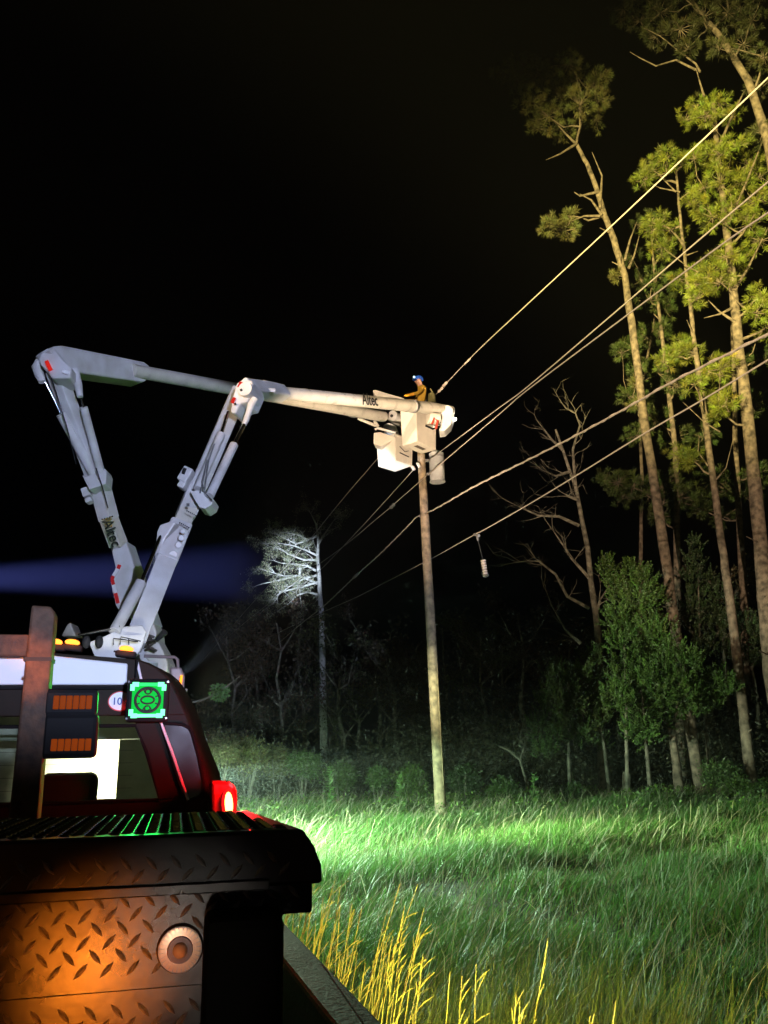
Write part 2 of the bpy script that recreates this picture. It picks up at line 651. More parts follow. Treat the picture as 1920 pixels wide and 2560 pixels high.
for i in range(60):
    for j in range(26):
        u = -0.95 + i * Pp + (Pp / 2 if j % 2 else 0)
        v = V0 + 0.01 + j * Pp / 2
        if u > prof[4][0] - 0.03 - (v - V0) * 0.1:
            continue
        M_ = Mtop @ Matrix.Rotation(R(48) * (1 if j % 2 else -1), 3, 'Z')
        lt.add([T(u, v, wt + 0.0004) + M_ @ vv.co for vv in LUG.vertices], [tuple(p.vertices) for p in LUG.polygons])
tag(lt.build("lid_tread", mat("lid_lug_paint", (0.05, 0.05, 0.05), 0.2, spec=0.8), toolbox), kind="stuff")

# --- round chrome lamp on the plate
lc = T(pod_c[0], V0, pod_c[1])
ol = MB()
ol.tube([lc, lc - TD * 0.012], [0.037, 0.034], 32)
rl = ol.build("round_lamp", mat("dull_lamp_rim", (0.10, 0.07, 0.055), 0.3, 0.5, var=0.3, scale=90), truck, smooth=True)
ri = MB()
for k in range(28):
    a = 2 * math.pi * k / 28
    c = lc - TD * 0.0125 + (TR * math.cos(a) + UP * math.sin(a)) * 0.026
    ri.beam(c - (TR * math.cos(a) + UP * math.sin(a)) * 0.006, c + (TR * math.cos(a) + UP * math.sin(a)) * 0.006, 0.004, 0.005, side=TD)
ri.build("lens_rib", mat("amber_facets", (0.34, 0.15, 0.06), 0.2, 0.3), rl)
rr = MB()
rr.tube([lc - TD * 0.012, lc - TD * 0.018], [0.021, 0.019], 28)
rr.build("inner_ring", mat("dark_red_ring", (0.09, 0.02, 0.02), 0.35), rl, smooth=True)
rb = MB()
rb.ball(lc - TD * 0.017, (0.012, 0.012, 0.012))
rb.build("bulb", mat("bulb_glass", (0.75, 0.55, 0.42), 0.25), rl, smooth=True)

# --- black rubber block in front of the plate
bb = MB()
c0, c1 = uw(517, 2302, 1.38), uw(711, 2445, 1.38)
bb.tbox(c0[0], c1[0], 1.38, V0 - 0.006, 1.06, c0[1])
bb.build("rubber_block", RUBBER, truck, bevel=0.014)

# --- cab shell: rear outline from roof to sill, swept forward
right = [(597, 2040), (533, 1955), (518, 1915), (496, 1857), (474, 1785), (455, 1742), (443, 1718), (423, 1688), (400, 1668), (372, 1654), (340, 1645)]
ro = [uw(x, y, VC) for x, y in right]
u_c = ro[1][0] - 1.02
ro[0] = (ro[1][0] + 0.015, uw(560, 2060, VC)[1])
w_roof = uw(300, 1632, VC)[1]
half = ro + [(u_c + 0.25, w_roof + 0.01)]
outline = half + [(2 * u_c - u, w) for u, w in reversed(half)]


def ringat(v, ex, up=0.0):
    return [T(u_c + (u - u_c) * ex, v, w + up * (1 if i not in (0, len(outline) - 1) else 0)) for i, (u, w) in enumerate(outline)]


shell = MB()
rs = [ringat(VC, 0.985, -0.004), ringat(VC + 0.05, 1.0), ringat(VC + 0.5, 1.05, 0.02), ringat(VC + 1.5, 1.06, 0.02)]
n = len(outline)
for a, b in zip(rs[:-1], rs[1:]):
    shell.add(a + b, [(i, i + 1, n + i + 1, n + i) for i in range(n - 1)])
cab = shell.build("cab", CABM, truck, smooth=True)
so = cab.modifiers.new("thick", 'SOLIDIFY')
so.thickness = 0.03
so.offset = -1

# rear wall around the rear window
wt_win = uw(230, 1815, VC)[1]
wb_win = uw(230, 2005, VC)[1]
ur_t, ur_m, ur_b = uw(338, 1815, VC)[0], uw(366, 1880, VC), uw(397, 2005, VC)[0]
ul = 2 * u_c - ur_t
rw = MB()
inner_up = [(u, w) for u, w in outline if w > wt_win]
rw.prism([T(u, VC, w - 0.004) for u, w in [(u_c + (u - u_c) * 0.985, w) for u, w in inner_up]], TD * 0.03)
lastu, lastw = inner_up[0]
botw = ro[0][1] - 0.15
rw.prism([T(ul - 0.06, VC, botw), T(ro[0][0] - 0.02, VC, botw), T(ro[1][0] - 0.015, VC, wb_win - 0.001), T(2 * u_c - ro[1][0] + 0.015, VC, wb_win - 0.001)], TD * 0.03)
lowers = [(u_c + (u - u_c) * 0.985, w) for u, w in ro if wb_win - 0.02 < w <= inner_up[0][1] + 1e-6]
pill = [T(u, VC + 0.001, w) for u, w in [(u_c + (ro[1][0] - u_c) * 0.985, wb_win)] + lowers[1:] + [(u_c + (inner_up[0][0] - u_c) * 0.985, inner_up[0][1])]]
pil_in = [T(ur_t, VC + 0.001, inner_up[0][1]), T(ur_t, VC + 0.001, wt_win), T(ur_m[0], VC + 0.001, ur_m[1]), T(ur_b, VC + 0.001, wb_win)]
rw.prism(pill + pil_in, TD * 0.028)
rw.build("rear_wall", CABM, truck, bevel=0.004)
# glass
gl = MB()
gl.add([T(ul, VC + 0.02, wt_win), T(ur_t, VC + 0.02, wt_win), T(ur_m[0], VC + 0.02, ur_m[1]), T(ur_b, VC + 0.02, wb_win), T(ul - 0.05, VC + 0.02, wb_win)], [(0, 1, 2, 3, 4)])
win = gl.build("rear_window", GLASS, truck)
fr = MB()
fr.tube([T(ul, VC - 0.004, wt_win), T(ur_t, VC - 0.004, wt_win), T(ur_m[0], VC - 0.004, ur_m[1]), T(ur_b, VC - 0.004, wb_win), T(ul - 0.05, VC - 0.004, wb_win)], 0.007, 8)
fr.build("window_seal", RUBBER, win, smooth=True)
for j in range(1, 6):
    hw = wb_win + (wt_win - wb_win) * j / 6.0
    hl = MB()
    hl.beam(T(ul, VC + 0.017, hw), T(ur_t, VC + 0.017, hw), 0.0012, 0.0012, side=UP)
    hl.build("heater_wire", DARKM, win)

# corner window of the cab
cwp = [(404, 1808), (455, 1811), (473, 1820), (480, 1832), (496, 1890), (509, 1955), (507, 1982), (495, 1994), (464, 2000), (440, 1930)]
cw = MB()
cw.prism([tp(x, y, VC - 0.012) for x, y in cwp], TD * 0.01)
cwo = cw.build("corner_window", DGLASS, truck, bevel=0.003)
cf = MB()
loop = [tp(x, y, VC - 0.014) for x, y in cwp]
cf.tube(loop + [loop[0]], 0.007, 8)
cf.build("window_seal", RUBBER, cwo, smooth=True)
st = MB()
st.tube([tp(343, 1655, VC - 0.01), tp(353, 1700, VC - 0.018), tp(372, 1760, VC - 0.02), tp(400, 1800, VC - 0.022), tp(430, 1880, VC - 0.022), tp(470, 2000, VC - 0.02)], 0.0055, 8)
st.build("gutter_strip", CABW, truck, smooth=True)

# white band panel across the rear of the roof
pn = MB()
a_, b_, c_, d_ = uw(130, 1622, VC), uw(320, 1660, VC), uw(317, 1713, VC), uw(122, 1703, VC)
ub = 2 * u_c - b_[0]
pn.prism([T(ub, VC - 0.02, b_[1]), T(u_c, VC - 0.02, a_[1]), T(a_[0], VC - 0.02, uw(130, 1640, VC)[1]), T(b_[0], VC - 0.02, b_[1]), T(c_[0], VC - 0.02, c_[1]), T(ub, VC - 0.02, c_[1])], TD * 0.018)
band = pn.build("roof_band", CABW, truck, bevel=0.006)
bt = MB()
bt.tube([T(ub, VC - 0.022, c_[1] - 0.012), T(c_[0] + 0.03, VC - 0.022, c_[1] - 0.012), T(c_[0] + 0.035, VC - 0.02, b_[1] + 0.02)], 0.006, 8)
bt.build("band_trim", BLACK, band, smooth=True)

# roof marker lamps
for x, y, r_ in ((140, 1605, 0.026), (181, 1606, 0.03), (316, 1622, 0.03)):
    c = tp(x, y, VC + 0.12)
    b = MB()
    b.box(c - UP * 0.024, (0.085, 0.05, 0.028), Matrix.Rotation(-HEAD, 3, 'Z') @ Matrix.Rotation(R(6), 3, 'Y'))
    base = b.build("roof_marker_lamp", BLACK, truck, bevel=0.008)
    l_ = MB()
    l_.ball(c, (r_, 0.02, 0.013), Matrix.Rotation(HEAD * -1, 3, 'Z') @ Matrix.Rotation(R(7), 3, 'Y'))
    l_.build("lens", AMBHOT, base, smooth=True)
    point("marker_glow", c - TD * 0.05 + UP * 0.01, 0.55, (1.0, 0.22, 0.02), 0.02)

# oval number sticker
sc_c = uw(301, 1753, VC)
stk = MB()
ov = [T(sc_c[0] + 0.047 * math.cos(t), VC - 0.004, sc_c[1] + 0.039 * math.sin(t)) for t in np.linspace(0, 2 * math.pi, 33)[:-1]]
stk.prism(ov, TD * 0.003)
stko = stk.build("number_sticker", REDINK, truck)
stk = MB()
ov = [T(sc_c[0] + 0.043 * math.cos(t), VC - 0.006, sc_c[1] + 0.035 * math.sin(t)) for t in np.linspace(0, 2 * math.pi, 33)[:-1]]
stk.prism(ov, TD * 0.0015)
stk.build("sticker_field", CABW, stko)
text_part("number_print", "10", 0.040, BLUEINK, T(sc_c[0] - 0.012, VC - 0.008, sc_c[1] - 0.002), TR, UP, stko)

# green pod light on the rack
VP = 3.32
pc = uw(369, 1750, VP)
pod = MB()
pod.tbox(pc[0] - 0.079, pc[0] + 0.079, VP, VP + 0.07, pc[1] - 0.08, pc[1] + 0.08)
podo = pod.build("pod_light", BLACK, truck, bevel=0.012)
bz = MB()
s_ = 0.058
for i in range(4):
    a0 = [(-s_, s_), (s_, s_), (s_, -s_), (-s_, -s_)][i]
    a1 = [(-s_, s_), (s_, s_), (s_, -s_), (-s_, -s_)][(i + 1) % 4]
    for t0, t1, dip in ((0, .2, 0), (.2, .5, .006), (.5, .8, .006), (.8, 1, 0)):
        p0 = T(pc[0] + (a0[0] + (a1[0] - a0[0]) * t0), VP - 0.004, pc[1] + (a0[1] + (a1[1] - a0[1]) * t0))
        p1 = T(pc[0] + (a0[0] + (a1[0] - a0[0]) * t1), VP - 0.004, pc[1] + (a0[1] + (a1[1] - a0[1]) * t1))
        if i in (0, 2) or dip == 0:
            bz = MB()
            bz.tube([p0, p1], 0.0085 if dip == 0 else 0.006, 8)
            bz.build("halo_led", GRNWHT if (dip == 0 or i == 2) else GRNHOT, podo, smooth=True)
fc = MB()
fc.tbox(pc[0] - s_, pc[0] + s_, VP - 0.002, VP - 0.0005, pc[1] - s_, pc[1] + s_)
fc.build("lens", GRNL, podo)
rg = MB()
cc = T(pc[0], VP - 0.003, pc[1])
ringpts = [cc + (TR * math.cos(t) + UP * math.sin(t)) * 0.045 for t in np.linspace(0, 2 * math.pi, 33)]
rg.tube(ringpts, 0.0055, 8)
ringpts = [cc + TR * math.cos(t) * 0.024 + UP * math.sin(t) * 0.014 for t in np.linspace(0, 2 * math.pi, 25)]
rg.tube(ringpts, 0.0035, 8)
for dz in (0.031, -0.031):
    ringpts = [cc + TR * math.cos(t) * 0.010 + UP * (dz + math.sin(t) * 0.009) for t in np.linspace(0, 2 * math.pi, 17)]
    rg.tube(ringpts, 0.003, 6)
for a in range(8):
    t = math.pi / 8 + a * math.pi / 4
    rg.beam(cc + (TR * math.cos(t) + UP * math.sin(t)) * 0.030, cc + (TR * math.cos(t) + UP * math.sin(t)) * 0.045, 0.004, 0.005, side=TD)
rg.build("reflector_ring", DARKM, podo, smooth=True)
for sx_ in (-1, 1):
    for sy_ in (-1, 1):
        b = MB()
        b.tube([T(pc[0] + sx_ * 0.072, VP - 0.004, pc[1] + sy_ * 0.068), T(pc[0] + sx_ * 0.072, VP + 0.002, pc[1] + sy_ * 0.068)], 0.004, 10)
        b.build("bolt", STEEL, podo)
pb = MB()
pb.tbox(pc[0] - 0.02, pc[0] + 0.02, VP + 0.07, VC - 0.002, pc[1] - 0.03, pc[1] + 0.01)
pb.build("pod_stem", BLACK, podo)
spot("pod_beam", T(pc[0], VP - 0.03, pc[1]), T(pc[0] - 0.1, VP - 1.0, pc[1] - 0.45), 10.0, (0.02, 1.0, 0.12), 120, 0.6, 0.04)

# headache rack: posts, crossbar, amber flashers and bracket
VR = 2.75
pz = [uw(72, 1530, VR), uw(142, 1530, VR), uw(25, 2035, VR)]
post = MB()
lo_l, lo_r = uw(22, 2030, VR), uw(96, 2030, VR)
hi_l, hi_r = uw(76, 1535, VR), uw(137, 1535, VR)
mid_l, mid_r = uw(78, 1512, VR), uw(128, 1516, VR)
post.prism([T(lo_l[0], VR, lo_l[1] - 0.03), T(lo_r[0], VR, lo_r[1] - 0.03), T(hi_r[0], VR, hi_r[1]), T(mid_r[0], VR, mid_r[1]), T(mid_l[0], VR, mid_l[1])], TD * 0.075)
rack = post.build("rack_post", POSTM, truck, bevel=0.008)
cl = MB()
cy_ = uw(95, 1648, VR)
cl.tbox(uw(62, 1650, VR)[0] - 0.004, uw(126, 1650, VR)[0] + 0.004, VR - 0.004, VR + 0.08, cy_[1] - 0.006, cy_[1] + 0.006)
cl.build("post_band", DARKM, rack)
cbar = MB()
VX = 3.38
t0, t1 = uw(0, 1585, VX), uw(0, 1640, VX)
cbar.tbox(uB, uw(90, 1600, VX)[0], VX, VX + 0.06, t1[1], t0[1])
cbar.build("rack_crossbar", POSTM, truck, bevel=0.006)
for (x, y, wd, hh, mm) in ((182, 1756, 84, 30, AMBDIM), (178, 1862, 86, 26, AMBDIM)):
    c = uw(x, y, VR)
    s1 = wd / F * VR * 1.02 / 2
    s2 = hh / F * VR * 1.02 / 2
    h_ = MB()
    h_.tbox(c[0] - s1 - 0.03, c[0] + s1 + 0.014, VR + 0.0, VR + 0.05, c[1] - s2 - 0.022, c[1] + s2 + (0.022 if y < 1800 else 0.075))
    ho = h_.build("warning_lamp", BLACK, truck, bevel=0.014)
    for i in range(6):
        l_ = MB()
        x0 = c[0] - s1 + 2 * s1 * i / 6
        l_.tbox(x0 + 0.001, x0 + 2 * s1 / 6 - 0.001, VR - 0.006, VR - 0.0005, c[1] - s2, c[1] + s2)
        l_.build("lens_cell", mm, ho, bevel=0.003)
    b = MB()
    b.tbox(uw(110, y, VR)[0], c[0] - s1, VR + 0.02, VR + 0.04, c[1] - 0.015, c[1] + 0.015)
    b.build("bracket", BLACK, ho)

# red clearance lamp at the cab's shoulder
VL = 3.2
lcn = uw(572, 2010, VL)
hs = MB()
hp = [uw(x, y, VL) for x, y in ((528, 1952), (575, 1955), (590, 1966), (594, 1990), (592, 2040), (528, 2042))]
hs.prism([T(u, VL + 0.01, w) for u, w in hp], TD * 0.16)
hso = hs.build("clearance_lamp", mat("red_lamp_shell", (0.30, 0.012, 0.012), 0.3), truck, bevel=0.012)
le = MB()
le.ball(T(lcn[0], VL + 0.004, lcn[1]), (0.026, 0.012, 0.056), Matrix.Rotation(-HEAD, 3, 'Z') @ Matrix.Rotation(R(-5), 3, 'Y'))
le.build("lens", REDL, hso, smooth=True)
le = MB()
le.ball(T(lcn[0], VL - 0.004, lcn[1]), (0.015, 0.010, 0.042), Matrix.Rotation(-HEAD, 3, 'Z') @ Matrix.Rotation(R(-5), 3, 'Y'))
le.build("filament_core", REDHOT, hso, smooth=True)
point("clearance_glow", T(lcn[0] + 0.06, VL - 0.05, lcn[1] + 0.12), 12.0, (1.0, 0.012, 0.015), 0.03)

# mirror with amber marker
VM = 4.6
mr = MB()
mr.tube([tp(360, 1640, VM), tp(437, 1643, VM), tp(444, 1650, VM), tp(445, 1672, VM)], 0.009, 8)
mo = mr.build("mirror", mat("mirror_shell", (0.20, 0.17, 0.16), 0.4), truck, smooth=True)
ms = MB()
ms.prism([tp(x, y, VM) for x, y in ((424, 1668), (452, 1666), (462, 1690), (460, 1740), (444, 1768), (430, 1750))], TD * 0.09)
ms.build("mirror_housing", MATS["mirror_shell"], mo, bevel=0.012)
ml = MB()
ml.tube([tp(454, 1688, VM - 0.02), tp(449, 1726, VM - 0.02)], 0.007, 10)
ml.build("marker_led", AMB, mo, smooth=True)
# antenna and little whip on the roof
aw = MB()
aw.tube([tp(325, 1640, VC + 0.2), tp(310, 1632, VC + 0.2), tp(284, 1628, VC + 0.2)], 0.004, 6)
aw.build("roof_rail", DARKM, truck)

# cab interior: seats, dash, front pillars and hood
for uu in (u_c - 0.55,):
    s_ = MB()
    wtop = uw(170, 1930, VC + 0.35)[1]
    s_.tbox(uu - 0.25, uu + 0.25, VC + 0.35, VC + 0.5, 1.1, wtop)
    s_.build("seat", SEATM, truck, bevel=0.05)
s_ = MB()
wtop = uw(170, 1932, VC + 0.3)[1]
s_.tbox(uw(95, 1960, VC + 0.3)[0], uw(243, 1960, VC + 0.3)[0], VC + 0.3, VC + 0.38, 1.3, wtop)
s_.build("seat", SEATM, truck, bevel=0.03)
VF = VC + 1.45
f_ = MB()
ur_ = uw(296, 1900, VF)[0]
f_.tbox(2 * u_c - ur_, ur_, VF, VF + 0.05, 0.7, uw(200, 2000, VF)[1])
f_.tbox(ur_, ro[1][0] + 0.02, VF, VF + 0.05, 0.7, uw(200, 1850, VF)[1])
f_.tbox(u_c - 1.0, ro[4][0], VF, VF + 0.05, uw(200, 1849, VF)[1], w_roof - 0.03)
f_.build("front_wall", mat("cab_trim", (0.22, 0.24, 0.18), 0.8), truck)
h_ = MB()
h_.tbox(u_c - 0.8, u_c + 0.8, VF + 0.06, VF + 1.5, 0.75, 1.55)
h_.build("hood", CABM, truck, bevel=0.1)
for uu in (u_c - 0.65, u_c + 0.65):
    l_ = MB()
    c = T(uu, VF + 1.5, 1.1)
    l_.tube([c, c + TD * 0.03], 0.09, 20)
    l_.build("headlight", LAMPW, truck, smooth=True)
    spot("headlight_beam", c + TD * 0.08, tp(275, 1985, 8.8), 1150, (1.0, 0.98, 0.72), 40, 1.0, 0.06)
dl = MB()
dlc = T(uw(330, 1850, VC + 0.7)[0], VC + 0.7, w_roof - 0.06)
dl.tube([dlc, dlc + UP * 0.02], 0.04, 16)
dl.build("interior_fill_lamp", emit("interior_fill_lens", (1.0, 0.95, 0.75), 1.0), truck, smooth=True)  # added lamp that makes the cab interior visible
point("interior_fill_glow", dlc - UP * 0.04, 3.0, (0.95, 1.0, 0.70), 0.03)  # fill light of the added interior lamp
# amber flasher at the tail, lights the plate and the post; amber side flasher lights the verge grass
for nm, p, q, e, an, col in (("tail_flasher", T(-0.17, 0.82, 1.40), T(-0.10, V0, 1.54), 17.0, 28, (1.0, 0.23, 0.015)),
                             ("plate_fill_lamp", T(0.01, 0.10, 1.36), T(0.02, V0, 1.57), 4.5, 15, (1.0, 0.93, 0.82)),  # added unseen pale lamp, puts neutral light on the plate
                             ("post_flasher", T(-0.40, 0.90, 1.58), T(-0.475, 2.75, 2.10), 400.0, 9, (1.0, 0.24, 0.02)),
                             ("side_flasher", T(0.44, 1.62, 1.25), T(1.6, 3.1, 0.75), 850.0, 100, (1.0, 0.82, 0.12))):
    b = MB()
    dd = (q - p).normalized()
    b.tube([p - dd * 0.04, p], 0.03, 16)
    bo = b.build(nm, BLACK, truck)
    l_ = MB()
    l_.tube([p, p + dd * 0.012], [0.026, 0.02], 16)
    l_.build("lens", AMB, bo, smooth=True)
    spot(nm + "_light", p + dd * 0.03, q, e, col, an, 0.8, 0.03)


# ------------------------------------------------------------------ bucket trucks
def pm(px, Y):
    return px / F * Y * 1.04


def seg(mb, a, b, w0, w1=None, ratio=1.0, side=None, ch=0.0):
    """box beam between two measured points (x, y, depth); widths in photo pixels"""
    w1 = w0 if w1 is None else w1
    p0, p1 = at(*a), at(*b)
    return mb.beam(p0, p1, pm(w0, a[2]), pm(w0, a[2]) * ratio, pm(w1, b[2]), pm(w1, b[2]) * ratio, side=side, ch=ch)


def rod(mb, a, b, w0, w1=None, n=14):
    w1 = w0 if w1 is None else w1
    return mb.tube([at(*a), at(*b)], [pm(w0, a[2]) / 2, pm(w1, b[2]) / 2], n)


def lerp3(a, b, t):
    return tuple(a[i] + (b[i] - a[i]) * t for i in range(3))


def chassis(root, uc, v0, length, h):
    """bed, cab and wheels of a bucket truck pointing up the road"""
    b = MB()
    b.tbox(uc - 1.15, uc + 1.15, v0, v0 + length * 0.62, 0.95, 1.15)
    b.build("bed_floor", GREYM, root, bevel=0.02)
    for su in (-1, 1):
        for kk in range(3):
            x0 = v0 + 0.05 + kk * length * 0.2
            b = MB()
            b.tbox(uc + su * 1.15 - 0.24, uc + su * 1.15 + 0.24, x0, x0 + length * 0.19, 0.72, h)
            d_ = b.build("side_locker", WHITE, root, bevel=0.025)
            hd = MB()
            hd.tbox(uc + su * 1.40 - 0.012, uc + su * 1.40 + 0.012, x0 + 0.3, x0 + 0.42, 1.2, 1.25)
            hd.build("handle", STEEL, d_)
    t = MB()
    t.tbox(uc - 0.9, uc + 0.9, v0 - 0.04, v0 - 0.005, 0.75, h + 0.32)
    t.build("tailgate", TAILM, root, bevel=0.02)
    c = MB()
    vc = v0 + length * 0.68
    pr = [(vc, 0.75), (vc, 2.35), (vc + 0.9, 2.38), (vc + 1.35, 1.75), (vc + 2.2, 1.6), (vc + 2.25, 0.7)]
    c.prism([T(uc - 1.02, v, w) for v, w in pr], TR * 2.04)
    c.build("cab", CABW, root, bevel=0.06)
    for vv in (v0 + 1.0, v0 + 2.1, vc + 1.6):
        for su in (-1, 1):
            w_ = MB()
            w_.tube([T(uc + su * 0.95 - 0.16, vv, 0.5), T(uc + su * 0.95 + 0.16, vv, 0.5)], 0.5, 26)
            wo = w_.build("wheel", RUBBER, root, smooth=True)
            r_ = MB()
            r_.tube([T(uc + su * 0.95 - 0.17, vv, 0.5), T(uc + su * 0.95 + 0.17, vv, 0.5)], 0.27, 18)
            r_.build("rim", GREYM, wo, smooth=True)


def bolts_along(root, a, b, n_, px, off=-0.02):
    for i in range(n_):
        p = at(*lerp3(a, b, (i + 0.5) / n_))
        d = (EYE - p).normalized()
        m_ = MB()
        m_.tube([p + d * 0.0, p + d * 0.03], pm(px, a[2]) / 2, 8)
        m_.build("bolt", DARKM, root)


SA = Matrix.Rotation(R(28), 3, 'Z') @ Vector((1, 0, 0))

# ---------------- nearer truck
YA = 11.8
EA = 14.2                                            # elbow depth
TA = 21.6                                            # boom tip depth
ta = thing("bucket_truck", "nearer white bucket truck whose lower boom rises to the right",
           "bucket truck", T(-1.1, YA + 0.4, 0))
chassis(ta, -1.12, 8.9, 7.6, 1.75)


def a_low(t, dx=0, dy=0):                            # a point along the lower boom of the nearer truck
    p = lerp3((345, 1618, YA), (603, 985, EA), t)
    return (p[0] + dx, p[1] + dy, p[2])


m = MB()
pb_ = at(330, 1640, YA)
m.tube([Vector((pb_.x, pb_.y, 1.15)), Vector((pb_.x, pb_.y, pb_.z - 0.1))], [0.42, 0.36], 28)
m.build("pedestal", WHITE, ta, smooth=True)
m = MB()
for dv in (-0.35, 0.22):
    pl = [on_plane(x, y, at(330, 1600, YA) + TD * dv, TD) for x, y in ((222, 1605), (262, 1590), (312, 1566), (356, 1562), (366, 1580), (352, 1625), (335, 1650), (240, 1650))]
    m.prism(pl, TD * 0.07)
m.build("turntable", WHITE, ta, bevel=0.015)
m = MB()
seg(m, (333, 1612, YA), (417, 1398, 12.5), 50, 50, 1.0, SA, 0.03)
seg(m, (413, 1406, 12.48), (449, 1316, 12.8), 54, 54, 1.05, SA, 0.05)
lowA = m.build("lower_boom", WHITE, ta, bevel=0.02)
for (x, y, r_) in ((457, 1328, 7), (453, 1345, 8), (446, 1362, 9), (433, 1386, 11)):
    p = at(x, y, 12.38)
    d = (EYE - p).normalized()
    mm = MB()
    mm.tube([p + d * -0.2, p + d * 0.0, p + d * 0.012], [pm(r_, 12), pm(r_, 12), pm(r_ - 2, 12)], 18)
    mm.build("pin_cover", WHITE, lowA, smooth=True)
p = at(420, 1325, 12.3)
m = MB()
pl = [at(x, y, 12.35) for x, y in ((392, 1330), (400, 1312), (425, 1303), (440, 1306), (410, 1350), (396, 1400), (386, 1402))]
m.prism(pl, (0, 0.3, 0))
m.build("cylinder_cover", WHITE, lowA, bevel=0.02)
m = MB()
seg(m, (446, 1328, 12.85), (480, 1250, 13.1), 43, 43, 1.0, SA, 0.04)
ins = m.build("insulator_insert", FIBRE, ta, bevel=0.015)
bolts_along(ins, (447, 1306, 12.45), (474, 1320, 12.5), 6, 4)
bolts_along(ins, (465, 1276, 12.6), (492, 1290, 12.65), 6, 4)
m = MB()
seg(m, (464, 1288, 13.0), (490, 1228, 13.15), 47, 47, 1.0, SA, 0.04)
seg(m, (486, 1240, 13.15), (596, 985, EA), 44, 44, 1.0, SA, 0.05)
upA = m.build("lower_boom_extension", WHITE, ta, bevel=0.018)
m = MB()
m.prism([at(x, y, 12.75) for x, y in ((474, 1228), (498, 1224), (534, 1247), (528, 1262), (512, 1272), (498, 1268))], (0, 0.45, 0))
m.build("cylinder_bracket", WHITE, ta, bevel=0.015)
for (c0, c1, r1, w_, wr) in (((494, 1222, 12.8), (553, 1086, 13.3), (571, 1030, 13.5), 22, 9),
                             ((524, 1240, 12.7), (585, 1112, 13.2), (610, 1062, 13.4), 23, 10)):
    m = MB()
    rod(m, c0, c1, w_)
    cyl = m.build("knuckle_cylinder", WHITE, ta, smooth=True)
    m = MB()
    rod(m, c1, r1, wr)
    m.build("piston_rod", STEEL, cyl, smooth=True)
m = MB()
lk = [at(x, y, 13.45) for x, y in ((610, 1062), (616, 1048), (622, 1030), (628, 1012), (638, 996))]
m.tube(lk, [pm(13, 13.4) / 2, pm(17, 13.4) / 2, pm(16, 13.4) / 2, pm(20, 13.4) / 2, pm(20, 13.4) / 2], 10)
m.build("link_arm", WHITE, ta, smooth=True)
m = MB()
pl = [at(x, y, 13.35) for x, y in ((575, 1030), (583, 985), (592, 958), (602, 950), (630, 950), (634, 968), (618, 1004), (600, 1008), (588, 1034))]
m.prism(pl, (0.12, 0.55, 0.0))
elb = m.build("elbow_casting", WHITE, ta, bevel=0.03)
for x, y, ang in ((600, 962, 20), (583, 1001, 20)):
    p = at(x, y, 13.32)
    d = (EYE - p).normalized()
    m = MB()
    m.beam(p + Vector((-0.02, 0, -0.05)), p + Vector((0.022, 0, 0.055)), 0.062, 0.02, side=(1, 0, 0))
    m.build("reflector", REDR, elb, bevel=0.006)
m = MB()
p = at(612, 972, 13.25)
m.tube([p, p + Vector((0.12, 0.5, 0.0))], 0.13, 24)
m.build("elbow_drum", WHITE, ta, smooth=True)
m = MB()
m.box(at(466, 1190, 12.9), (0.17, 0.24, 0.26), Matrix.Rotation(R(28), 3, 'Y'))
m.box(at(458, 1212, 12.9), (0.12, 0.2, 0.16), Matrix.Rotation(R(28), 3, 'Y'))
m.build("valve_box", WHITE, ta, bevel=0.02)
m = MB()
m.tube([at(465, 1180, 12.8), at(458, 1178, 12.8)], 0.06, 14)
m.build("valve_motor", DARKM, ta, smooth=True)
# hoses along the boom
for i, pts in enumerate((((512, 1225, 12.7), (516, 1190, 12.8), (522, 1150, 12.95), (536, 1110, 13.1)),
                         ((530, 1250, 12.65), (512, 1232, 12.7), (505, 1205, 12.75), (518, 1150, 12.95)),
                         ((500, 1232, 12.7), (508, 1200, 12.8), (512, 1175, 12.85)))):
    m = MB()
    m.tube([at(*q) for q in pts], 0.012, 8)
    m.build("hose", GREYM, ta, smooth=True)
# lift cylinder
m = MB()
rod(m, (286, 1580, 11.4), (352, 1458, 11.9), 29)
cyl = m.build("lift_cylinder", WHITE, ta, smooth=True)
m = MB()
rod(m, (352, 1458, 11.9), (404, 1336, 12.4), 10)
m.build("piston_rod", STEEL, cyl, smooth=True)
m = MB()
rod(m, (195, 1588, 11.3), (300, 1567, 11.4), 8)
m.build("hydraulic_pipe", STEEL, ta, smooth=True)
m = MB()
for pts in (((284, 1612), (284, 1596), (345, 1604)), ((300, 1612), (302, 1592), (352, 1603)), ((322, 1612), (322, 1596))):
    m.tube([at(x, y, 11.2) for x, y in pts], 0.008, 6)
m.build("step_rail", DARKM, ta)
m = MB()
m.prism([at(x, y, 11.6) for x, y in ((152, 1590), (168, 1560), (176, 1556), (190, 1590))], (0, 0.3, 0))
m.build("outrigger_plate", GREYM, ta, bevel=0.02)
for x in (216, 248):
    m = MB()
    m.ball(at(x, 1605, 11.2), (0.055, 0.055, 0.09))
    m.build("hook_ball", DARKM, ta, smooth=True)
